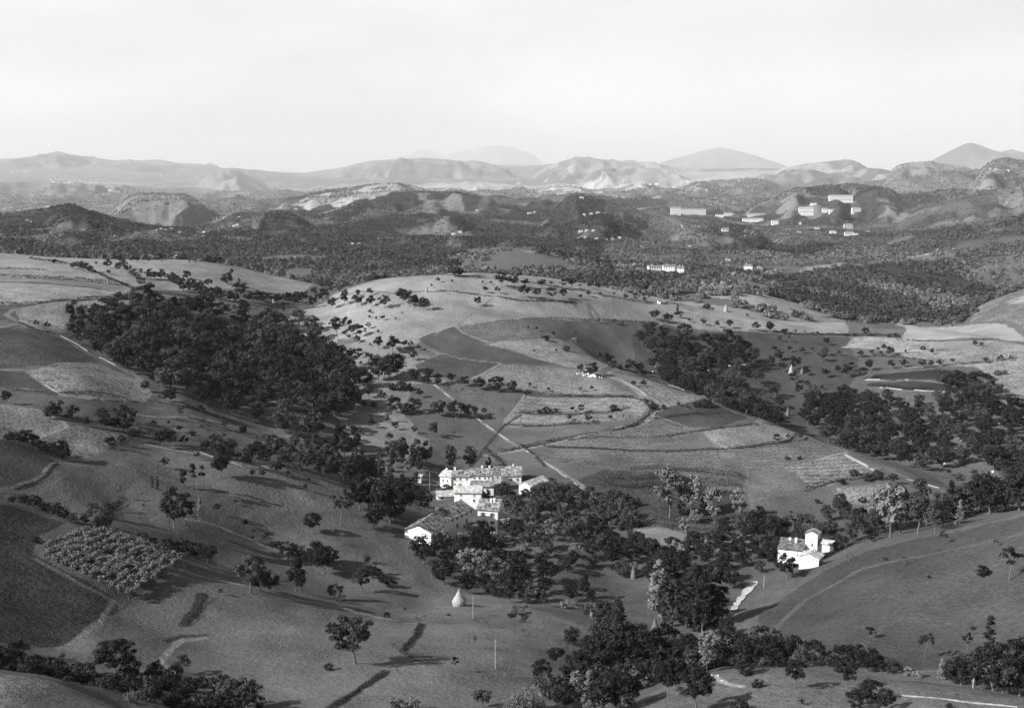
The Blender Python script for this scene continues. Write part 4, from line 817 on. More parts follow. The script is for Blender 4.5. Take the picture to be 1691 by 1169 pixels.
def building(name, label, corner, head, W, D, hw, rise, ridge='depth', wall=None, roof=None, wins=(), chim=(), doors=(), over=.4, found=3.0, group=None, cat='house', hipped=False, fine=True, dz=0, shutters=False, seed=0, rp=None):
    """corner: ground point of the front left corner; head: compass turn of the depth axis; local x runs along the front, y to the back"""
    ctr = off(corner, head, W / 2, D / 2); fr_ = off(corner, head, W / 2, 0); FOOT.append((ctr.x, ctr.y, corner.z, math.hypot(W, D) * .42, math.hypot(fr_.x, fr_.y), math.atan2(fr_.x, fr_.y), hw))
    wall = wall or WALL; roof = roof or ROOF; rng = np.random.default_rng(seed + 3)
    root = link(name, None); root['label'] = label; root['category'] = cat
    if group: root['group'] = group
    root.location = (corner.x, corner.y, corner.z + dz); root.rotation_euler = (0, 0, -R_(head))
    H = hw + rise; o = over; th = .1
    b = box(0, W, 0, D, -found, hw); P = [b]
    if ridge == 'depth': P.append((np.array([(0, 0, hw), (W, 0, hw), (W / 2, 0, H), (0, D, hw), (W, D, hw), (W / 2, D, H)]), np.array([(0, 1, 2, 2), (5, 4, 3, 3)])))
    elif ridge == 'width' and not hipped: P.append((np.array([(0, 0, hw), (0, D, hw), (0, D / 2, H), (W, 0, hw), (W, D, hw), (W, D / 2, H)]), np.array([(0, 2, 1, 1), (3, 4, 5, 5)])))
    elif ridge == 'shed': P.append((np.array([(0, 0, hw), (0, D, hw), (0, D, H), (W, 0, hw), (W, D, hw), (W, D, H)]), np.array([(0, 2, 1, 1), (3, 4, 5, 5), (1, 2, 5, 4)])))
    elif ridge == 'flat': pass
    # build the wall mesh with triangles for gables
    V = []; F = []; voff = 0
    me = bpy.data.meshes.new('wall')
    for v, f in P:
        for q in f: F.append([int(k) + voff for k in dict.fromkeys(int(z) for z in q)])
        V += [tuple(p) for p in v]; voff += len(v)
    me.from_pydata(V, [], F); me.materials.append(wall); link('wall', me, root)
    s = []
    if hipped:
        i = min(W, D) * .5; zo = hw - rise * o / i
        A = (-o, -o, zo); B = (W + o, -o, zo); C = (W + o, D + o, zo); E = (-o, D + o, zo)
        if W >= D: r0 = (i, D / 2, H); r1 = (W - i, D / 2, H)
        else: r0 = (W / 2, i, H); r1 = (W / 2, D - i, H)
        if W >= D: fs = [(A, B, r1, r0), (C, E, r0, r1), (E, A, r0, r0), (B, C, r1, r1)]
        else: fs = [(A, B, r0, r0), (C, E, r1, r1), (E, A, r0, r1), (B, C, r1, r0)]
        V = [A, B, C, E, r0, r1] + [(p[0], p[1], p[2] + .15) for p in (A, B, C, E, r0, r1)]
        ix = {A: 0, B: 1, C: 2, E: 3, r0: 4, r1: 5}; F = []
        for f in fs: F.append(tuple(dict.fromkeys(ix[p] + 6 for p in f)))
        for a_, b_ in ((0, 1), (1, 2), (2, 3), (3, 0)): F.append((a_, b_, b_ + 6, a_ + 6))
        F.append((3, 2, 1, 0)); rm = bpy.data.meshes.new('roof'); rm.from_pydata(V, [], F); rm.materials.append(roof); ro = link('roof', rm, root)
    else:
        if ridge == 'depth':
            k = rise / (W / 2); zo = hw - k * o
            s = [[(-o, -o, zo), (-o, D + o, zo), (W / 2, D + o, H), (W / 2, -o, H)], [(W + o, D + o, zo), (W + o, -o, zo), (W / 2, -o, H), (W / 2, D + o, H)]]
        elif ridge == 'width':
            k = rise / (D / 2); zo = hw - k * o
            s = [[(-o, -o, zo), (W + o, -o, zo), (W + o, D / 2, H), (-o, D / 2, H)], [(W + o, D + o, zo), (-o, D + o, zo), (-o, D / 2, H), (W + o, D / 2, H)]]
        elif ridge == 'shed':
            k = rise / D; s = [[(-o, -o, hw - k * o), (W + o, -o, hw - k * o), (W + o, D + o, H + k * o), (-o, D + o, H + k * o)]]
        else: s = [[(-o, -o, hw), (W + o, -o, hw), (W + o, D + o, hw + .02), (-o, D + o, hw + .02)]]
        L = []
        for c in s:
            e1 = np.linalg.norm(np.array(c[1]) - c[0]); e2 = np.linalg.norm(np.array(c[3]) - c[0])
            L += ragged(rng, [(p[0], p[1], p[2] + .03) for p in c], max(2, int(e1 / 1.1)), max(2, int(e2 / .9))) if fine else [slope_slab(*[(p[0], p[1], p[2] + .02) for p in c])]
        ro = link('roof', mesh_of('roof', L, roof), root)
    for cx, cy, ch in chim:
        zr = hw + (rise * (1 - abs(cx / W * 2 - 1)) if ridge == 'depth' else rise * (1 - abs(cy / D * 2 - 1)) if ridge == 'width' else rise * cy / D)
        c = link('chimney', mesh_of('chimney', [box(cx - .28, cx + .28, cy - .25, cy + .25, zr - .4, zr + ch), box(cx - .38, cx + .38, cy - .34, cy + .34, zr + ch + .002, zr + ch + .12), box(cx - .3, cx + .3, cy - .08, cy + .08, zr + ch + .122, zr + ch + .3)], wall), ro)
    for w in wins:
        side, t, z, ww, hh = w[:5]; d_ = len(w) > 5
        fr = .08
        def rect(x0, x1, z0, z1, out, th_):
            if side == 'front': return box(x0, x1, -out - th_, -out, z0, z1)
            if side == 'back': return box(x0, x1, D + out, D + out + th_, z0, z1)
            if side == 'left': return box(-out - th_, -out, x0, x1, z0, z1)
            return box(W + out, W + out + th_, x0, x1, z0, z1)
        g = [rect(t - ww / 2, t + ww / 2, z, z + hh, .002, .03)]
        wd = link('door' if d_ else 'window', mesh_of('window', g, GLASS if not d_ else WOODM), root)
        if fine and not d_:
            link('frame', mesh_of('frame', [rect(t - ww / 2 - fr, t - ww / 2 - .002, z, z + hh, .002, .07), rect(t + ww / 2 + .002, t + ww / 2 + fr, z, z + hh, .002, .07), rect(t - ww / 2 - fr, t + ww / 2 + fr, z + hh + .002, z + hh + fr, .002, .07),
                                                 rect(t - .025, t + .025, z, z + hh, .034, .03)], WALLG), wd)
            link('sill', mesh_of('sill', [rect(t - ww / 2 - .15, t + ww / 2 + .15, z - .12, z - .002, .002, .14)], WALLC), wd)
            if shutters:
                for sg in (-1, 1):
                    a_ = t + sg * (ww / 2 + fr + .004); b_ = a_ + sg * ww * .5
                    link('shutter', mesh_of('shutter', [rect(min(a_, b_), max(a_, b_), z, z + hh, .004, .05)], SHUT), wd)
    return root
FOOTADD = [(1222, 992, 2.6), (1240, 972, 2.6)]
def bcrop(X, Y, o=(650, 760, 6.263), rr=(250, 480)): return ground(o[0] + X / o[2], o[1] + Y / o[2], *rr)
HG = 'stone houses of the hamlet'
def wrow(side, ts, z, w=.8, h=1.2): return [(side, t, z, w, h) for t in ts]
# the long farmhouse, its roof bending part-way along
c = bcrop(388, 905); W_ = 8.4
c0 = off(c, 22, -W_)
lh = link('farmhouse', None, label='long farmhouse with white gable end and bent tiled roof', category='farmhouse', group=HG)
lh.location = c0
for q_ in (4, 13, 22, 29):
    t_ = off(c0, 22, W_ / 2 + (0 if q_ < 20 else 1), q_); FOOT.append((t_.x, t_.y, c0.z, 6.5 if q_ < 10 else 5, math.hypot(t_.x, t_.y), math.atan2(t_.x, t_.y), .3 if q_ < 10 else 3.0))
if 1:
    lh.rotation_euler = (0, 0, -R_(22))
pth = [(W_ / 2, 0), (W_ / 2 - 1.0, 13.5), (W_ / 2 + 1.2, 27.5)]
def sweep(o, zs, inset=0):
    out = []
    for i, (x, y) in enumerate(pth):
        d0 = np.array(pth[min(i + 1, 2)]) - np.array(pth[max(i - 1, 0)]); d0 = d0 / np.linalg.norm(d0)
        yy = y + (-inset if i == 0 else inset if i == 2 else 0); rt = np.array([d0[1], -d0[0]])
        if i == 0: rt = np.array([1, 0.0])
        out.append([np.array([x, yy, 0]) + np.array([rt[0] * q, rt[1] * q, z]) for q, z in zip(o, zs)])
    return out
hw, hr = 4.4, 1.9; S_ = sweep((-W_ / 2, -W_ / 2, 0, W_ / 2, W_ / 2), (-4, hw, hw + hr, hw, -4))
V = [tuple(p) for r_ in S_ for p in r_]; F = [(i * 5 + k, i * 5 + k + 1, (i + 1) * 5 + k + 1, (i + 1) * 5 + k) for i in range(2) for k in (0, 3)] + [(0, 4, 3, 2, 1), (10, 11, 12, 13, 14)]
me = bpy.data.meshes.new('wall'); me.from_pydata(V, [], F); me.materials.append(WALL); link('wall', me, lh)
o_ = .5; S_ = sweep((-W_ / 2 - o_, 0, W_ / 2 + o_), (hw - .25 + .04, hw + hr + .04, hw - .25 + .04), .4); L = []; rngh = np.random.default_rng(5)
for i in range(2):
    for k in range(2):
        q = [S_[i][k], S_[i + 1][k], S_[i + 1][k + 1], S_[i][k + 1]]
        if k == 1: q = [q[2], q[3], q[0], q[1]]; q = [S_[i + 1][2], S_[i][2], S_[i][1], S_[i + 1][1]]
        L += ragged(rngh, q, 13, 6)
ro = link('roof', mesh_of('roof', L, ROOFM), lh); link('chimney', mesh_of('chimney', [box(W_ / 2 - 1.6, W_ / 2 - .7, 15, 15.7, hw + 1.2, hw + 2.6), box(W_ / 2 - 1.75, W_ / 2 - .55, 14.85, 15.85, hw + 2.602, hw + 2.75)], WALLC), ro)
for t in (W_ * .55, W_ * .78): link('window', mesh_of('window', [box(t - .2, t + .2, -.04, -.003, 2.7, 3.1)], GLASS), lh)
for i in range(2):
    a0 = np.array(S_[i][2]); b0 = np.array(S_[i + 1][2]); dd = (b0 - a0); ln = np.linalg.norm(dd[:2]); dd = dd / ln; nn = np.array([dd[1], -dd[0], 0])
    a0 = a0 - nn * (o_ - .0)
    for j in range(1, int(ln / 2.6) + 1):
        p = a0 + dd * j * 2.6; 
        if j * 2.6 > ln - 1: continue
        for z, h_ in ((3.2, 1.2), (.6, 1.4)):
            if z < 1 and j % 2: continue
            q = []
            for s1, z1 in ((-.4, z), (.4, z), (.4, z + h_), (-.4, z + h_)):
                q.append(p + dd * s1 + np.array([0, 0, z1 - p[2]]))
            V = [tuple(v - nn * .25 ) for v in q] + [tuple(v + nn * .06) for v in q]
            link('window', fast_mesh('window', np.array(V), np.array([(3, 2, 1, 0), (4, 5, 6, 7), (0, 1, 5, 4), (1, 2, 6, 5), (2, 3, 7, 6), (3, 0, 4, 7)]), [GLASS]), lh)
c = bcrop(868, 690); c.z += .9; c = off(c, 12, .3, -1.0); building('house', 'square white house with pale shuttered windows right of the long farmhouse', c, 12, 6.4, 9.2, 5.2, 2.2, 'width', wins=wrow('front', (1.7, 4.7), 3.0, .7, 1.3) + wrow('front', (1.7, 4.7), .7, .7, .9) + wrow('right', (3.0, 6.2), 2.8, .7, 1.1), chim=[(3.6, 3.2, 1.0), (4.6, 3.4, 1.0)], shutters=True, roof=ROOF, group=HG, seed=1)
c1 = off(c, 12, 6.43, .8); building('shed', 'low lean-to with posts against the right side of the square white house', c1, 12, 3.2, 4.2, 2.0, .5, 'shed', wall=WALLG, roof=ROOFL, wins=wrow('front', (.9, 2.2), .2, .8, 1.4), group=None, cat='shed', seed=2)
c = bcrop(626, 500); building('house', 'plain white block house behind the far end of the long farmhouse', c, 2, 9.0, 6.0, 5.6, 1.5, 'width', wins=wrow('front', (2.3, 6.7), 4.4, .5, .45) + wrow('front', (2.3, 6.7), 2.5, .5, .8), chim=[(.8, 3, .6)], roof=ROOFL, group=HG, seed=3)
c = bcrop(606, 305); building('house', 'left half of the terrace of stone houses at the back of the hamlet', c, 3, 6.4, 6.5, 5.0, 1.4, 'width', wall=WALLC, wins=wrow('front', (1.0, 2.9, 5.2), 3.6, .55, .7) + wrow('front', (1.0, 2.9), 1.6, .55, .7), chim=[(.7, 3.0, .9)], roof=ROOF, group=HG, seed=4)
c2 = off(c, 3, 6.43, 0); building('house', 'taller right half of the terrace at the back of the hamlet', c2, 3, 7.6, 7.0, 5.5, 1.6, 'width', wall=WALLC, wins=wrow('front', (1.5, 3.3, 5.2, 6.6), 4.1, .55, .7) + wrow('front', (1.5, 3.4, 5.6), 1.8, .55, .7), chim=[(4.0, 3.5, .7), (6.6, 3.5, .7)], roof=ROOF, group=HG, seed=5)
c = bcrop(800, 352); building('house', 'low house with long tiled roof in front of the terrace', c, 0, 8.0, 5.0, 2.9, 1.3, 'width', wall=WALLC, wins=wrow('front', (3.9, 5.8), .9, .7, 1.1), roof=ROOF, group=HG, seed=6)
c = bcrop(735, 300); building('outbuilding', 'tiny white gabled outbuilding before the terrace', c, -8, 2.2, 4.0, 2.2, .8, 'depth', wins=wrow('front', (1.1,), .6, .6, .8), roof=ROOFL, cat='outbuilding', seed=7)
c = bcrop(1122, 268); building('house', 'right-hand house at the back of the hamlet with steep patched roof', c, -2, 7.0, 7.5, 4.0, 2.4, 'width', wall=WALLC, wins=wrow('front', (3.2, 5.6), 2.0, .7, .9), chim=[(4.2, 3.6, .7)], roof=ROOF, group=HG, seed=8)
c = bcrop(1040, 250); building('house', 'narrow dark-walled link house with sloping roof in the hamlet', off(c, 0, 0, 1), -2, 2.5, 6.0, 3.8, 2.0, 'width', wall=WALLG, roof=ROOFD, wins=wrow('front', (1.2,), 2.0, .6, .8), group=HG, seed=9)
c = bcrop(480, 280); building('house', 'upper left house of the hamlet with pale sunlit roof', c, 24, 4.4, 7.5, 4.2, 1.3, 'width', wall=WALL, wins=wrow('front', (1.3, 3.0), 2.4, .5, .7) + wrow('right', (2.5, 5.2), 2.2, .7, .9), chim=[(.9, 3.6, .6)], roof=ROOFL, group=HG, seed=10)
c = bcrop(1297, 345); building('barn', 'white gabled barn with long pale roof at the right of the hamlet', c, 38, 5.2, 10, 3.4, 1.4, 'depth', wall=WALL, roof=ROOFL, cat='barn', group=None, wins=wrow('right', (3, 6.5), 1.0, .8, 1.0), seed=11)
c = bcrop(455, 410); building('shed', 'small tiled shed on the grass behind the long farmhouse', c, -10, 5.4, 4.0, 1.3, 1.3, 'width', wall=WALL, roof=ROOFL, cat='shed', wins=[('front', 1.5, .2, .9, .8)], seed=12)
c = bcrop(252, 225); building('hut', 'tiny white hut at the upper left edge of the hamlet', c, 8, 1.1, 1.4, 1.9, .3, 'shed', wall=WALL, roof=ROOFL, cat='hut', wins=[('front', .55, .9, .3, .4)], seed=13)
# the white farm on the brow at the right
FC = (1200, 850, 7.305)
fc = lambda X, Y: bcrop(X, Y, FC, (285, 345))
c = fc(868, 655); building('barn', 'white front barn of the farm on the brow with gabled roof', c, 30, 5.3, 4.4, 3.6, 1.1, 'depth', wall=WALL, roof=ROOFL, wins=[('front', 1.0, 2.1, .3, .12), ('front', 2.4, 2.0, .3, .12), ('front', 3.8, 2.0, .3, .12), ('right', 1.3, .3, 1.0, 2.8, 1), ('right', 3.1, .3, 1.0, 2.8, 1)], cat='barn', over=.25, found=4, seed=21)
c = fc(612, 585); building('farmhouse', 'low white main block of the farm on the brow with two chimneys', c, 20, 7.0, 6.0, 4.2, 1.4, 'shed', wall=WALL, roof=ROOFD, wins=[('front', 1.9, 2.6, .6, .8), ('front', 5.4, 2.9, .3, .35)], chim=[(2.6, 5.2, .5), (4.4, 4.2, 1.2)], cat='farmhouse', over=.2, found=5, seed=22)
c = fc(938, 560); building('tower_house', 'tall white tower of the farm on the brow', c, 30, 3.4, 3.0, 8.2, .8, 'depth', wall=WALL, roof=ROOF, wins=[('front', 2.0, 4.6, .4, .9), ('front', 2.0, 3.2, .4, .6), ('right', 1.5, 4.6, 1.6, 2.0, 1)], cat='tower house', over=.3, found=5, seed=23)
c = fc(1150, 400); building('annex', 'low annex with pale roof behind the tower of the farm', c, 30, 3.2, 3.0, 2.6, .8, 'width', wall=WALL, roof=ROOFL, wins=[('right', 1.5, .6, .8, 1.3)], cat='annex', over=.3, found=4, seed=24)
# ---- far buildings
VC = (1090, 310, 4.697)
def farb(o, X0, X1, Yt, Yb, label, head=0, depth=None, roof=None, wall=None, rows=0, cols=0, rr=(1000, 3200), cat='house', name='house', group=None, hip=True, seed=0, rise=.22):
    px0, px1 = o[0] + X0 / o[2], o[0] + X1 / o[2]; pt, pb = o[1] + Yt / o[2], o[1] + Yb / o[2]
    p = ground(px0, pb, *rr); r = math.hypot(p.x, p.y); W = (px1 - px0) * r / FPX; H = (pb - pt) * r / FPX; D = depth or min(W, 12) * .8
    hw = H * .86 - D * .02; rise = min(H * rise, 2.6); hw = max(H - rise, 2)
    wn = []
    for j in range(rows):
        for i in range(cols): wn.append(('front', W * (i + .5) / cols, hw * (j + .35) / rows, W / cols * .30, hw / rows * .4))
        
    if 1000 < r < 1750: p.z += 3.2
    p.z = min(p.z + 3, max([p.z] + [height(off(p, head, W * t_, 0).x, off(p, head, W * t_, 0).y) - .3 for t_ in (.25, .5, .75, 1)]))
    building(name, label, p, head, W, D, hw, rise, 'width', (WALLF if r > 1750 else WALL) if wall is WALL else wall or WALLC, roof or ROOF, wn, [(W * .3, D * .5, 1.0)] if rows else (), over=.5, found=9, group=group, cat=cat, hipped=hip, fine=False, seed=seed)
    TAKEN.append((p.x, p.y)); FARH.append((p.x + W / 2, p.y, W))
FARH = []
WALLF = mat('cream_plaster', .58, .9, .1, .3)  # the far walls' own cream plaster, duller than the lime white
farb(VC, 85, 160, 155, 213, 'tall left pavilion of the great villa on the far slope', 0, 16, rows=3, cols=6, cat='villa', name='villa', wall=WALL)
farb(VC, 161, 355, 163, 206, 'long wing with many windows right of the tall pavilion of the great villa', -3, 12, rows=2, cols=17, cat='villa', name='villa', wall=WALL)
farb(VC, 1311, 1487, 63, 108, 'long pale villa standing highest among the trees on the far slope', 2, 14, rows=2, cols=13, cat='villa', name='villa', wall=WALL)
farb(VC, 1077, 1185, 149, 200, 'pale colonnaded villa below and left of the highest villa', 5, 14, rows=2, cols=8, cat='villa', name='villa', wall=WALL)
farb(VC, 1490, 1556, 160, 210, 'square pale villa right of the two smaller ones', -4, 14, rows=2, cols=4, cat='villa', name='villa', wall=WALL)
farb(VC, 1312, 1367, 172, 207, 'small pale villa between the colonnaded and the square villa', 0, 10, rows=2, cols=3, name='villa', cat='villa')
farb(VC, 1258, 1303, 166, 192, 'little villa half hidden by trees beside the colonnaded one', 0, 8, rows=1, cols=3, name='villa', cat='villa')
farb(VC, 1168, 1215, 122, 142, 'small house above the colonnaded villa', 0, 8, rows=1, cols=3)
farb(VC, 680, 822, 204, 230, 'long low white building between the great villa and the colonnaded villa', 0, 10, rows=1, cols=10, wall=WALL)
farb(VC, 495, 562, 197, 220, 'white house at the road bend right of the great villa', 0, 9, rows=1, cols=5, wall=WALL)
farb(VC, 430, 492, 207, 222, 'low pale house beside the great villa wing', 0, 8, rows=1, cols=4)
farb(VC, 640, 800, 241, 262, 'long low building beneath the white roadside building', -3, 8, rows=1, cols=9)
farb(VC, 865, 916, 258, 293, 'square grey house by the far road', 0, 11, rows=2, cols=3)
farb(VC, 1428, 1490, 281, 322, 'square grey house with dark front near the road end', 0, 12, rows=2, cols=3, wall=WALLG)
farb(VC, 1081, 1095, 263, 289, 'narrow white shrine above the far road', 0, 3, wall=WALL, cat='shrine', name='shrine')
farb(VC, 481, 530, 314, 341, 'lone bright white house below the great villa', 0, 9, rows=1, cols=2, wall=WALL)
farb(VC, 1320, 1366, 332, 356, 'left cottage of the roadside cluster on the far slope', 0, 7, rows=1, cols=3)
farb(VC, 1434, 1500, 349, 378, 'wide white cottage of the roadside cluster on the far slope', 0, 8, rows=1, cols=4, wall=WALL)
farb(VC, 1502, 1536, 355, 370, 'small cottage right of the wide white cottage', 0, 6, rows=1, cols=2)
farb(VC, 1594, 1628, 334, 346, 'small house at the right end of the far roadside cluster', 0, 6)
farb(VC, 1062, 1096, 341, 353, 'tiny white house left of the roadside cluster', 0, 6, wall=WALL)
farb(VC, 1195, 1235, 308, 322, 'low house on the far road right of the shrine', 0, 6)
farb(VC, 510, 545, 551, 566, 'tiny white house alone in the dark wood above the farm', 0, 6, wall=WALL)
farb(VC, 648, 712, 616, 658, 'white two-storey house at the left end of the pale far spur', 12, 9, rows=2, cols=4, wall=WALL, rr=(1000, 1700))
farb(VC, 758, 792, 632, 656, 'small house right of the two-storey house on the spur', 0, 6, rows=1, cols=2, rr=(1000, 1700))
farb(VC, 226, 243, 452, 461, 'tiny white hut in the wood under the great villa', 0, 4, wall=WALL, cat='hut', name='hut')
QC = (1060, 425, 8.455)
farb(QC, 96, 272, 160, 228, 'left wing of the white farmstead beyond the crest', -6, 8, rows=1, cols=5, wall=WALL, rr=(900, 1400), hip=False)
farb(QC, 296, 462, 150, 214, 'middle block of the white farmstead beyond the crest', 0, 9, rows=2, cols=5, wall=WALL, rr=(1000, 1400), hip=False)
farb(QC, 490, 584, 170, 262, 'right block of the white farmstead beyond the crest', 6, 8, rows=2, cols=3, wall=WALL, rr=(900, 1400), hip=False)
farb(QC, 1170, 1230, 15, 45, 'small white house in the wood above the farmstead', 0, 6, rows=1, cols=2, wall=WALL)
farb(QC, 222, 262, 600, 646, 'white open-fronted hut on the crest', 0, 3.4, wall=WALL, rr=(700, 800), cat='hut', name='hut', hip=False)
# tiny houses of the far villages
A1, A2, A3 = (0, 200, 3.02), (560, 200, 2.967), (1130, 200, 3.014)
hr_ = random.Random(8)
def village(o, place, data, rr, w=(9, 18), wall=None):
    L = sorted([tuple(float(v) for v in e.split()) for e in data.split(',')]); n = len(L)
    for i, (X, Y) in enumerate(L):
        p = ground(o[0] + X / o[2], o[1] + Y / o[2], *rr); r = math.hypot(p.x, p.y); sc = hr_.uniform(*w) * o[2]
        if n == 1: lab = 'tiny white far-off house ' + place
        else: lab = 'tiny far-off house %s, %s' % (place, (ORD[i] if i == 0 else ORD[i] + ' from left') if i < n / 2 else ('rightmost' if i == n - 1 else ORD[n - 1 - i] + ' from right'))
        s_ = hr_.uniform(3.6, 7.5) if w[0] > 4 else hr_.uniform(w[0], w[1])
        farb(o, X - s_ * o[2] / 2, X + s_ * o[2] / 2, Y - s_ * .42 * o[2], Y, lab, hr_.uniform(-15, 15), rr=rr, wall=WALL, rise=.3, roof=ROOFL, group='far houses ' + place)
village(A2, 'in the clearing below the central ridge', '935 457,960 452,1200 459,1235 457,1272 455,1300 455', (1500, 2600))
village(A2, 'in the row above the valley wood', '1185 549,1215 546,1245 543,1205 578,1260 580,1310 582,1342 581,1372 574', (1300, 2500))
village(A2, 'on the wooded slope in the middle distance', '560 558,592 547,65 603,97 603,675 442,1190 378,985 548', (1300, 2600))
village(A2, 'on the bright plateau', '900 345,985 348,1050 318,1120 318,1150 318,880 310,700 320,620 300', (2600, 6000))
village(A2, 'along the upper right plateau road', '1450 303,1520 313,1555 312,1600 330,1640 328,1400 295', (2600, 6000))
village(A1, 'of the hill village at upper left', '240 312,265 308,290 310,320 312,345 306,375 302,400 300,420 304,450 302,480 310,345 315,250 292', (3000, 8000), (2, 4))
village(A1, 'below the hill village', '545 348,570 350,590 354,622 358,702 357,478 372', (2800, 7000), (2, 4))
village(A1, 'in the dark basin at left', '780 547,800 541,825 543,850 541,895 557,1015 557,1085 577,1165 527,1182 524', (1500, 2600), (2.5, 5))
village(A1, 'on the left slopes', '15 440,135 497,150 505,250 560,1060 484,1118 486,1150 482,1190 482', (1500, 3400), (2.5, 5))
village(A1, 'under the left skyline', '60 254,85 252,130 250,800 268', (3000, 15000), (2, 3))
village(A3, 'under the right skyline', '1440 247,1525 243,1555 247,1610 247', (2600, 6000), (3, 5))
village(A3, 'on the upper right hills', '30 332,75 338,110 345,1303 342,210 300,270 285,330 290', (2300, 7000), (2, 4))

for a_, b_, r_ in FOOTADD:
    p = ground(a_, b_, 260, 330); FOOT.append((p.x, p.y, p.z, r_, math.hypot(p.x, p.y), math.atan2(p.x, p.y), .5))
# ------------------------------------------------------------------ hay, trellis, poles, hedges, walls, rocks, tracks
HAY = mat('hay', .33, .95, .35, 14.0, .8, coord='Object'); HAYD = mat('weathered_hay', .15, .95, .35, 14.0, .8)
def haystack(crop, X, Y, H, label, w=.62, m=None, rr=(95, 1000), waist=0):
    x0, y0, s = CR[crop]; p = ground(x0 + X / s, y0 + Y / s, *rr); h = H / s * math.hypot(p.x, p.y) / FPX * 1.03; rng = np.random.default_rng(int(X))
    prof = [(0, .80), (.08, .92), (.22, 1.0), (.34, .97), (.42, .80), (.55, .58), (.68, .38), (.8, .22), (.9, .10), (.96, .04)] if waist else [(0, .92), (.1, 1.0), (.25, .92), (.4, .76), (.55, .58), (.7, .38), (.82, .22), (.92, .10), (.97, .04)]
    V = []; n = 24
    for t, q in prof:
        for k in range(n):
            a = 2 * math.pi * k / n; r = q * w / 2 * (1 + rng.uniform(-.08, .08)); V.append((r * math.cos(a), r * math.sin(a), t))
    F = [(i * n + k, i * n + (k + 1) % n, (i + 1) * n + (k + 1) % n, (i + 1) * n + k) for i in range(len(prof) - 1) for k in range(n)]
    root = link('haystack', None, label=label, category='haystack', group='conical haystacks'); root.location = p; root.scale = (h, h, h)
    link('straw_body', fast_mesh('straw_body', np.array(V) - [0, 0, .02], np.array(F), [m or HAY], True), root)
    n_ = 900; tt = rng.random(n_) ** 1.2 * .95; qq = np.interp(tt, [a for a, b in prof], [b for a, b in prof]) * w / 2; aa = rng.uniform(0, 6.283, n_)
    PP = np.stack([np.cos(aa) * qq, np.sin(aa) * qq, tt - .02], 1); NN = np.stack([np.cos(aa), np.sin(aa), .5 + 0 * aa], 1) + rng.normal(size=(n_, 3)) * .35; NN /= np.linalg.norm(NN, axis=1)[:, None]
    link('loose_straw', fast_mesh('loose_straw', *quads(PP, NN, .05 * rng.uniform(.5, 1.5, n_), rng, .5), [m or HAY]), root)
    pv, pf = tube([(0, 0, .8), (0, 0, 1.02)], [.012, .008], 6); link('pole', fast_mesh('pole', pv, pf, [WOODM]), root)
haystack('e2', 1410, 393, 128, 'large pale haystack with pointed top on the lower meadow', .72, waist=1)
haystack('e3', 925, 205, 92, 'slim haystack at the head of the valley clearing', .40, HAYD)
haystack('e3', 1058, 555, 122, 'grey conical haystack low in the valley between dark trees', .48, HAYD)
haystack('c5', 1070, 322, 44, 'small pale haystack on the upper middle meadow', .42)
haystack('c5', 88, 395, 44, 'pale haystack in the saddle below the upper left field', .72)
haystack('c5', 597, 702, 34, 'small pale haystack among bushes right of the big wood', .5)
haystack('c6', 1320, 447, 50, 'pale haystack alone on the crest right of the white hut', .58)
haystack('c7', 142, 845, 62, 'left and paler haystack of the pair on the right slope', .52)
haystack('c7', 212, 845, 46, 'right and greyer haystack of the pair on the right slope', .5, HAYD)
haystack('c7', 120, 1115, 60, 'grey haystack below the pair at the wood edge', .48, HAYD)
haystack('c6', 435, 380 - 40, 22, 'tiny pale haystack in the crest orchard', .5) if False else None
# poles
def pole(crop, X, Y, H, label, lamp=0, rr=(95, 1000)):
    x0, y0, s = CR[crop]; p = ground(x0 + X / s, y0 + Y / s, *rr); h = H / s * math.hypot(p.x, p.y) / FPX * 1.03
    root = link('pole', None, label=label, category='pole', group='wooden poles'); root.location = p
    v, f = tube([(0, 0, -.3), (0, 0, h * .5), (.03, 0, h)], [.11, .09, .07], 8); link('post', fast_mesh('post', v, f, [BARKP], True), root)
    link('crossarm', mesh_of('crossarm', [box(-.22, .22, -.04, .04, h - .45, h - .37), box(-.2, -.14, -.03, .03, h - .37, h - .22), box(.14, .2, -.03, .03, h - .37, h - .22)], BARKP), root)
pole('e2', 1645, 800, 205, 'thin tall pole on the open lower meadow')
pole('e2', 1500, 480, 160, 'thin pole beside the large pale haystack')
pole('e4', 115, 262, 80, 'pale pole at the foot of the white farm')
pole('d2', 1218, 512, 120, 'dark pole beside the upper left house of the hamlet', rr=(250, 480))
pole('e4', 1382, 865, 60, 'short pale post on the bottom right knoll')
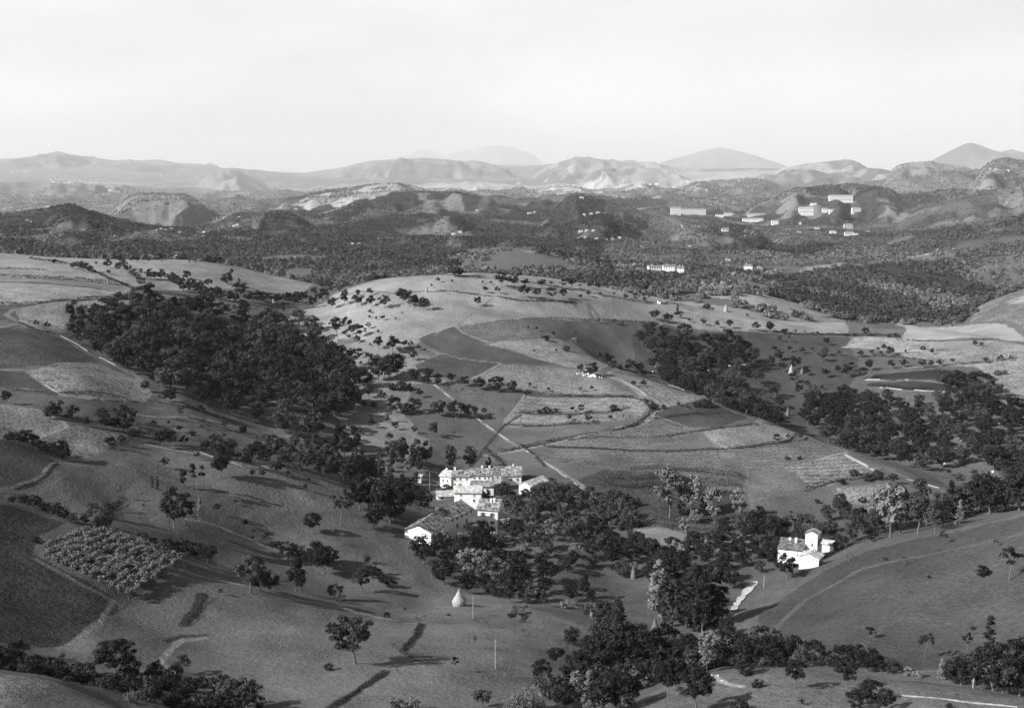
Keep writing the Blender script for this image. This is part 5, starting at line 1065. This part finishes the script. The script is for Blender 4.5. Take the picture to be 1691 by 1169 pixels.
# hedges: leaf masses along a line
def hedge(label, s, w, h, tone='d', rr=(95, 1000), dens=1.0, group='hedges and banks', gaps=0):
    P = [ground(a, b, *rr) for a, b in Q(s)]; rng = np.random.default_rng(len(s) * 7 + int(w * 10)); pts = []; r0 = math.hypot(P[0].x, P[0].y)
    for a, b in zip(P[:-1], P[1:]):
        L = (b - a).length; n = int(L * (w + h) * 9 * dens * min(1, (350 / r0) ** 1.2) + 6); t = rng.random(n)
        pts.append(np.stack([a.x + (b.x - a.x) * t, a.y + (b.y - a.y) * t], 1))
    B = np.concatenate(pts); n = len(B); th = rng.uniform(0, math.pi, n); q = np.sqrt(rng.random(n)) * .35 + .65
    k = .55 + .9 * vnoise(B[:, 0], B[:, 1], 3.5, 17); g = vnoise(B[:, 0], B[:, 1], 6, 23) > gaps; 
    d = rng.uniform(0, 2 * math.pi, n)
    X = B[:, 0] + np.cos(th) * w / 2 * q * k * np.cos(d); Y = B[:, 1] + np.cos(th) * w / 2 * q * k * np.sin(d)
    Z = np.array([height(x, y) for x, y in zip(X, Y)]) + np.sin(th) * h * q * k
    c = Vector((float(X.mean()), float(Y.mean()), float(Z.mean()))); Pn = np.stack([X - c.x, Y - c.y, Z - c.z], 1)[g]; n = len(Pn)
    Nn = np.stack([np.cos(th) * np.cos(d), np.cos(th) * np.sin(d), np.sin(th)], 1)[g] + rng.normal(size=(n, 3)) * .45; Nn /= np.linalg.norm(Nn, axis=1)[:, None]
    sz = max(.28, r0 / 900 * .75) * rng.uniform(.6, 1.4, n); V, F = quads(Pn, Nn, sz, rng)
    o = link('hedge', fast_mesh('hedge', V, F, [MATS[tone]]), label=label, category='hedge', group=group); o.location = c
for lab, s, w, h, *k in (
    ('long dark hedge between the two uppermost left fields', '0 456,60 460,130 464,190 470,214 474', 2.6, 2.0),
    ('thin hedge above the uppermost left fields', '50 427,120 437,160 451,210 472', 1.6, 1.2),
    ('short faint bank in the top left field', '0 444,40 445,80 447', 1.4, .8),
    ('hedge along the track leading to the saddle', '216 476,250 482,300 489,345 497', 1.6, 1.2),
    ('dark bank under the upper crop field at left', '0 502,60 501,120 497,160 491,205 489', 1.5, .9),
    ('hedge beside the dark left field track', '30 533,60 546,100 554', 1.5, .9),
    ('bank below the pale crop field at left', '0 642,40 644,100 650,170 654', 1.0, .6),
    ('leafy hedge at the upper edge of the dark triangular field', '6 722,40 730,75 745,108 762', 3.5, 2.6),
    ('curved bank at the lower right of the triangular field', '97 766,78 783,52 798,25 806,0 806', 1.2, .8),
    ('leafy hedge above the large dark field', '0 822,30 828,60 838,95 852,130 868', 3.2, 2.2),
    ('dense hedge snaking to the vine trellis', '205 838,195 850,178 860,165 872,160 885', 3.6, 3.2),
    ('curved hedge right of the pale crop field', '180 745,200 735,225 725,235 716', 2.4, 2.0),
    ('small curved gorse bank on the lower meadow', '342 985,333 1000,322 1016,305 1032', 1.5, .7, 'd'),
    ('upper part of the ditch on the lower meadow', '694 1030,684 1052,665 1074', 1.2, .5),
    ('lower part of the ditch on the lower meadow', '636 1110,590 1140,548 1168', 1.2, .45),
    ('dark bank above the rounded terraces', '868 648,900 651,960 655,1010 656,1050 656', 1.8, 1.2),
    ('bank between the two rounded terraces', '858 680,900 684,940 685,1000 681,1035 674', 1.7, 1.2),
    ('bank below the rounded terraces', '838 702,870 704,910 703,955 700,990 700', 1.7, 1.2),
    ('bushy verge inside the bend of the stone path', '1064 660,1078 670,1076 684,1060 698,1030 708', 2.6, 1.8),
    ('long dark verge of the terrace path', '1030 708,980 716,920 726,870 738,820 745', 1.5, .9),
    ('bank running right from the path bend', '1082 692,1140 684,1190 684', 1.8, 1.1),
    ('bank in the middle of the ploughed spur', '1100 720,1150 712,1210 706,1248 700', 1.2, .8),
    ('long thin bank across the ploughed spur', '905 738,1000 743,1100 746,1200 742,1300 732,1345 722', 1.2, .9),
    ('bushy bank under the ploughed spur', '1330 812,1360 800,1400 793,1440 786,1458 780', 2.4, 1.6),
    ('broad dark hedge below the small green meadow', '1048 866,1100 872,1160 876,1210 878,1255 872', 3.2, 2.6),
    ('upper terrace bank on the dark slope', '1040 777,1090 773,1140 779,1200 785,1230 792', 2.4, 1.8),
    ('middle terrace bank on the dark slope', '1000 790,1060 792,1110 790,1180 800,1225 806', 2.4, 2.0),
    ('lower terrace bank on the dark slope', '1000 802,1050 806,1100 802,1160 812,1215 820', 2.4, 2.0),
    ('bank along the middle of the bright crest', '700 454,760 457,830 462,900 471,960 481', .9, .6),
    ('second bank on the bright crest', '960 481,1020 493,1080 500,1130 504', .9, .6),
    ('faint bank across the middle hill meadow', '720 480,790 488,860 497,950 499', 1.0, .7),
    ('dark verge under the bright crest field at right', '1275 547,1320 553,1380 553,1430 553,1480 555', 2.4, 1.4),
    ('verge at the top of the tall crops', '1497 562,1560 563,1620 562,1650 561', 1.0, .6),
    ('dark bank of the small right terraces', '1432 637,1470 640,1520 644,1560 648', 1.6, 1.2),
    ('bushes along the lower edge of the tall crops', '1560 605,1600 601,1640 597,1680 592', 1.6, 1.2, 'm'),
    ('weedy row in the crop field at right', '1415 590,1450 588,1500 592,1540 596', 1.2, .8),
    ('diagonal hedge from the hamlet to the terraces', '800 742,822 760,835 775', 2.0, 1.8),
    ('hedge along the left edge of the ploughed spur', '860 735,880 750,900 772', 1.4, 1.1),
    ('hedge on the upper edge of the strip orchard', '230 715,290 722,350 735,420 752', 1.2, 1.0),
    ('hedge at the lower edge of the strip orchard', '235 730,300 742,350 752,430 772', 1.3, 1.1),
    ('bank in the strip orchard', '260 690,330 700,410 716,470 738', .9, .6),
    ('dark bank below the pale field at left', '240 660,300 672,370 690,430 708', .9, .7),
    ('hedge behind the right hill', '1390 905,1430 893,1470 880,1500 868', 1.8, 1.3)):
    hedge(lab, s, w, h, *k)
# the vine trellis
RAIL = mat('bleached_rail', .38, .9)
def trellis():
    A, B, C, D = [ground(x, y, 200, 330) for x, y in ((58, 917), (212, 992), (304, 938), (160, 884))]
    A.z += 1.0; B.z += 1.7; C.z += 3.0; D.z += 2.2
    at = lambda u, v: (A * (1 - u) + B * u) * (1 - v) + (D * (1 - u) + C * u) * v
    root = link('vine_trellis', None, label='large slanting vine trellis of pale rails and leaves on the left slope', category='trellis'); root.location = A
    rng = np.random.default_rng(3); nr = 11
    for i in range(nr):
        u = i / (nr - 1); P = [np.array(at(u, v) - A) + rng.uniform(-.05, .05, 3) for v in np.linspace(-.02, 1.02, 7)]
        v_, f = tube(P, [.045] * 7, 5); link('rail', fast_mesh('rail', v_ + np.array([0, 0, .1]), f, [RAIL]), root)
    for j in (2, 4):
        v = j / 4; P = [np.array(at(u, v) - A) - [0, 0, .12] for u in np.linspace(-.01, 1.01, 7)]
        v_, f = tube(P, [.05] * 7, 5); link('cross_rail', fast_mesh('cross_rail', v_, f, [BARKP]), root)
    for i in range(nr):
        for j in (0, 1.33, 2.67, 4):
            p = at(i / (nr - 1), j / 4); g = height(p.x, p.y); q = np.array(p - A)
            v_, f = tube([(q[0], q[1], g - A.z - .3), (q[0], q[1], q[2] + .12)], [.08, .06], 5); link('post', fast_mesh('post', v_, f, [BARK]), root)
    n = 46000; u = (rng.integers(0, nr, n) + rng.normal(size=n) * .19) / (nr - 1); v = rng.random(n); u = np.clip(u, -.02, 1.02)
    a, b, c, d = [np.array(k) for k in (A, B, C, D)]
    P = (a * (1 - u)[:, None] + b * u[:, None]) * (1 - v)[:, None] + (d * (1 - u)[:, None] + c * u[:, None]) * v[:, None] - np.array(A)
    keep = vnoise(P[:, 0] * 1.0, P[:, 1], 1.6, 5) > .33; P = P[keep]; n = len(P); P[:, 2] += rng.normal(size=n) * .30 + .55 * vnoise(P[:, 0], P[:, 1] + 50, 1.3, 9) - .15
    Nn = rng.normal(size=(n, 3)) * .6 + [0, 0, 1]; Nn /= np.linalg.norm(Nn, axis=1)[:, None]
    V, F = quads(P, Nn, .34 * rng.uniform(.5, 1.4, n), rng); link('vine_leaves', fast_mesh('vine_leaves', V, F, [mat('vine_leaf', .14, .7, .5, 1.2)]), root)
trellis()
# pale rocks
STONE = mat('pale_stone', .62, .9, .25, 2.0, .3)
def rock_mesh(seed):
    import bmesh
    bm = bmesh.new(); bmesh.ops.create_icosphere(bm, subdivisions=2, radius=1); rng = np.random.default_rng(seed); k = rng.normal(size=(7, 3))
    for v in bm.verts:
        n = np.array(v.co); s = 1 - .10 * sum(max(0, float(n @ q) / np.linalg.norm(q) - .55) * 2.6 for q in k); v.co = Vector(n * s * rng.uniform(.95, 1.05))
    me = bpy.data.meshes.new('rock'); bm.to_mesh(me); bm.free(); me.materials.append(STONE); return me
ROCKM = [rock_mesh(i) for i in range(4)]
def rocks(place, group, data, rr=(95, 1000), name='rock', crop='b'):
    x0, y0, s = CR.get(crop, (0, 0, 1)); rg = random.Random(len(data))
    for e in data.split(','):
        t = [float(v) for v in e.split()]; p = ground(x0 + t[0] / s, y0 + t[1] / s, *rr); w = t[2] / s * math.hypot(p.x, p.y) / FPX / 2
        o = link(name, rg.choice(ROCKM), label=place, category='rock', group=group); o.location = (p.x, p.y, p.z + w * .25); o.scale = (w, w * rg.uniform(.6, 1), w * rg.uniform(.5, .8)); o.rotation_euler = (0, 0, rg.uniform(0, 6))
CR['g'] = (930, 590, 9.394)
rocks('pale boulder in the heap beside the stone path on the middle hill', 'boulders of the heap on the middle hill', '215 260 40,250 262 45,300 250 40,320 285 45,350 270 30,385 262 45,395 295 40,430 305 60,470 300 90,500 310 60,600 290 35,600 320 40,560 310 30', crop='g')
rocks('pale boulder showing between the trees of the right ravine wood', 'boulders in the right ravine wood', ','.join('%d %d %d' % q for q in ((1590, 690, 5), (1600, 700, 6), (1632, 712, 5), (1660, 722, 6), (1578, 742, 5), (1555, 748, 6), (1620, 735, 4), (1650, 700, 5), (1417, 718, 5), (1484, 700, 4), (1560, 766, 4), (1640, 780, 6), (1678, 715, 5), (1610, 668, 5), (1690, 690, 5), (1535, 720, 4), (1600, 720, 5), (1588, 728, 4), (1668, 745, 5), (1625, 756, 5))))
rocks('pale boulder in the gully below the middle wood', 'boulders below the middle wood', '1083 607 5,1078 614 4,1205 605 6,1215 604 7,1228 603 8,1170 612 4,1080 590 3')
rocks('pale stone on the bright track by the bottom right knoll', 'stones of the knoll track', '1176 1116 8,1180 1122 6,1186 1116 5,1192 1124 5')
rocks('white boulder on the steep rubble track left of the white farm', 'boulders of the rubble track', ','.join('%d %d %d' % q for q in ((1213, 1003, 4), (1216, 998, 4), (1220, 994, 5), (1222, 989, 6), (1226, 986, 4), (1230, 983, 4), (1229, 978, 4), (1234, 977, 4), (1238, 974, 5), (1241, 969, 4), (1244, 966, 5), (1219, 1000, 4))))
# tracks and walls with a surface of their own
TRACK = mat('pale_track', .33, .95, .25, .6, .3, coord='World'); WALLD = mat('dry_stone', .26, .95, .3, 1.2, .5, coord='World')
def ribbon(name, s, w, rr=(95, 1000), m=None, up=.12, kind='structure', props=None, hgt=0):
    P = [ground(a, b, *rr) for a, b in Q(s)]; pts = []
    for a, b in zip(P[:-1], P[1:]):
        k = max(1, int((b - a).xy.length / 2.0)); pts += [a.lerp(b, i / k).xy for i in range(k)]
    pts.append(P[-1].xy); rg = np.random.default_rng(len(s)); V = []; F = []
    for i, p in enumerate(pts):
        d = (pts[min(i + 1, len(pts) - 1)] - pts[max(i - 1, 0)]).normalized(); nrm = Vector((d.y, -d.x)); ww = w * .5 * rg.uniform(.35, 1.0)
        for q in (-1, 1):
            a = p + nrm * ww * q; V.append((a.x, a.y, max(height(a.x, a.y), height(p.x, p.y)) + up + hgt))
        if hgt:
            for q in (-1, 1): a = p + nrm * ww * q * 1.25; V.append((a.x, a.y, height(a.x, a.y) - .3))
    st = 4 if hgt else 2
    for i in range(len(pts) - 1):
        o = i * st
        if hgt and vnoise(np.array([pts[i].x]), np.array([pts[i].y]), 4.5, 3)[0] < .42: continue
        F.append((o, o + 1, o + st + 1, o + st))
        if hgt: F.append((o + 2, o, o + st, o + st + 2)); F.append((o + 1, o + 3, o + st + 3, o + st + 1))
    me = fast_mesh(name, np.array(V), np.array(F), [m or TRACK]); ob = link(name, me)
    for k, v in (props or dict(kind=kind)).items(): ob[k] = v
    return ob
WALLR = mat('rubble', .38, .95, .5, .9, .6, coord='World')
ribbon('road', '1460 430,1490 426,1520 421,1545 416,1549 412', 4.5, (1000, 2000), up=.6)
ribbon('road', '1125 371,1160 374,1200 382,1240 387,1290 392,1340 396', 4, (1500, 2600), up=.9)
ribbon('track', '1211 1008,1217 998,1224 988,1232 979,1240 970,1248 961', 2.6, (270, 330), m=WALLR, up=.2)
ribbon('path', '930 603,960 609,985 615', 1.1); ribbon('path', '994 619,1030 630,1055 644,1068 655', 1.1)
ribbon('path', '1082 668,1084 676,1078 686,1068 692', 1.6); ribbon('path', '1040 876,1060 886,1078 896,1090 910', 1.4)
ribbon('path', '300 742,330 747,360 758,400 770', 1.0)
def wallp(label, s, w=.6, h=.7, rr=(95, 1000)): ribbon('stone_wall', s, w * .6, rr, WALLD, 0, props=dict(label=label, category='stone wall', group='low dry stone walls'), hgt=h * .7)
wallp('low wall curving along the knoll at bottom right', '1425 1138,1445 1143,1480 1148,1520 1151,1570 1156,1620 1162,1680 1171', .24, .25, (150, 180))
wallp('low wall at the upper edge of the tall crops', '1395 573,1430 574,1475 579,1530 579', .7, .6)
wallp('low wall under the small dark terraces', '1432 627,1460 627,1500 628', .8, .8)
wallp('straight wall down the dark hillside towards the hamlet', '712 632,740 654,775 682,800 700,832 722,870 745', .6, .5)
wallp('straight wall continuing above the bushes right of the hamlet', '870 745,905 767,940 792,975 818,1000 835', .45, .4)
wallp('wall at the right edge of the stony field', '1396 752,1420 764,1444 778', 1.0, .8)
wallp('wall under the stony field', '1340 806,1370 798,1400 791,1430 786', .7, .7)
wallp('wall along the top of the stony field', '1290 769,1320 764,1352 757', .6, .6)
wallp('wall at the right edge of the spur above the ravine', '1497 792,1525 798,1550 806,1580 813', .8, .5)
wallp('wall between the two dark hill fields', '690 561,715 551,750 541', .7, .6)
wallp('lower of the short walls at the right edge', '1664 678,1691 683,1720 688', .9, .9)
wallp('middle of the short walls at the right edge', '1660 667,1691 672,1720 676', .9, .9)
wallp('upper of the short walls at the right edge', '1645 655,1691 658,1720 662', .9, .9)
wallp('broken wall above the dark woods on the left', '100 555,130 570,160 588,215 615', .5, .4)
wallp('wall along the lower edge of the pale crop field', '75 636,100 652,150 660,200 661,245 660', .5, .4)
wallp('wall along the terrace path', '800 747,840 738,880 731,930 723,985 712', .5, .5)
wallp('wall on the spur crest above the middle wood', '1104 636,1140 648,1175 661', .5, .5)
# the retaining walls of the small right terraces
wallp('pale retaining wall of the small dark terraces', '1448 640,1490 644,1530 646,1568 648', .7, .7)
# ------------------------------------------------------------------ the far woods, too many trees to count
def far_woods():
    rng = np.random.default_rng(12); cm = np.maximum.accumulate(TE, axis=0)
    jlo, jhi = np.searchsorted(AZ, R_(-25)), np.searchsorted(AZ, R_(25))
    for name, label, r0, r1, npts, q, hh in (('woodland', 'dense woodland covering the valley beyond the near crest', 840, 1900, 13000, 36, 6.2),
                                   ('woodland', 'dark woodland over the middle distance hills', 1900, 6500, 50000, 12, 7.0),
                                   ('woodland', 'pale scattered woodland on the farthest hills', 6500, 20000, 30000, 5, 12)):
        n = npts * 10; r = r0 * (r1 / r0) ** rng.random(n); a = AZ[jlo] + (AZ[jhi - 1] - AZ[jlo]) * rng.random(n)
        i = np.clip(np.searchsorted(LR, np.log(r)), 1, len(LR) - 1); j = np.clip(np.searchsorted(AZ, a), 1, len(AZ) - 1)
        vis = TE[i, j] + hh / r > cm[i, j]; tone = TONE[i, j]
        x = r * np.sin(a); y = r * np.cos(a)
        d = fbm(x, y, 160 if r1 < 7000 else 420, 3, 77) * .65 + .35 * vnoise(x, y, 26 if r1 < 7000 else 90, 78)
        thr = np.where(tone > .15, .62, np.where(tone > .085, .50, .36)) if r1 < 7000 else np.where(tone > .20, .60, .46)
        if r0 < 1000: thr = np.where(tone > .09, .62, .36)
        thr = thr + (.16 * (vnoise(x, y, 240, 88) - .5) if r1 < 7000 else 0); ok = vis & (d > thr)
        # the crest meadow and the farmed slope near it stay open
        if r0 < 1000: ok &= (r > 880) & (TE[i, j] < cm[i, j] + 1) 
        for hx, hy, hw_ in FARH: ok &= ~((np.abs(x - hx) < hw_ / 2 + 5) & (y > hy - (75 if r0 < 1000 else 45)) & (y < hy + 20))
        k = np.nonzero(ok)[0][:npts]; x, y, r = x[k], y[k], r[k]; z = np.array([height(u, v) for u, v in zip(x, y)]); m = len(k)
        s = hh * rng.uniform(.55, 1.2, m) * (np.clip(r / 9000, 1, 1.8) if r1 > 7000 else 1)
        dd = rng.normal(size=(m, q, 3)); dd /= np.linalg.norm(dd, axis=2)[:, :, None]; dd[:, :, 2] = np.abs(dd[:, :, 2]) * .95 - .1
        C = np.stack([x, y, z + s * .35], 1)[:, None, :] + dd * (s * .5)[:, None, None] * [1, 1, 1.05]
        Nn = dd * (.8 if r0 < 1000 else .55) + np.array([0, 0, .25 if r0 < 1000 else .6]) + rng.normal(size=dd.shape) * .22; Nn /= np.linalg.norm(Nn, axis=2)[:, :, None]
        sz = (s[:, None] * rng.uniform(.7, 1.3, (m, q)) * (.30 if q > 20 else .42 if q > 5 else .8)).ravel()
        V, F = quads(C.reshape(-1, 3), Nn.reshape(-1, 3), sz, rng, .9)
        me = fast_mesh(name, V, F, [FARLEAF]); at = me.attributes.new('shade', 'FLOAT', 'POINT')
        at.data.foreach_set('value', np.repeat(rng.uniform(.55, 1.35, m) * (.7 + .6 * vnoise(x, y, 130, 79)) * np.clip(tone[k] / .056, .6, 2.0), q * 4).astype(np.float32))
        link(name, me, kind='stuff', label=label, category='woodland')
        print('FAR', name, m)
FARLEAF = bpy.data.materials.new('far_leaf'); FARLEAF.use_nodes = True
_nt = FARLEAF.node_tree; _b = _nt.nodes['Principled BSDF']; _b.inputs['Roughness'].default_value = .8; _b.inputs['Specular IOR Level'].default_value = .1
_a = N(_nt, 'ShaderNodeAttribute'); _a.attribute_name = 'shade'; _m = N(_nt, 'ShaderNodeMath', operation='MULTIPLY'); _m.inputs[1].default_value = .074
_nt.links.new(_a.outputs['Fac'], _m.inputs[0]); _nt.links.new(_m.outputs[0], _b.inputs['Base Color'])
far_woods()
# ------------------------------------------------------------------ the air
def haze():
    m = bpy.data.materials.new('haze'); m.use_nodes = True; nt = m.node_tree; nt.nodes.clear()
    v = N(nt, 'ShaderNodeVolumePrincipled'); v.inputs['Density'].default_value = HAZE_DENSITY; v.inputs['Color'].default_value = (.97, .97, .97, 1)
    v.inputs['Anisotropy'].default_value = 0; o = N(nt, 'ShaderNodeOutputMaterial'); nt.links.new(v.outputs[0], o.inputs['Volume'])
    x, y0, y1 = 74000, -600, 128000; z0, z1 = float(ZZ.min()) + ZC - 1, max(float(ZZ.max()), 30) + ZC + 20
    V = [(-x, y0, z0), (x, y0, z0), (x, y1, z0), (-x, y1, z0), (-x, y0, z1), (x, y0, z1), (x, y1, z1), (-x, y1, z1)]
    F = [(3, 2, 1, 0), (4, 5, 6, 7), (0, 1, 5, 4), (1, 2, 6, 5), (2, 3, 7, 6), (3, 0, 4, 7)]
    link('haze', fast_mesh('haze', V, F, [m]), kind='stuff', label='pale summer haze in the valley air')
haze()
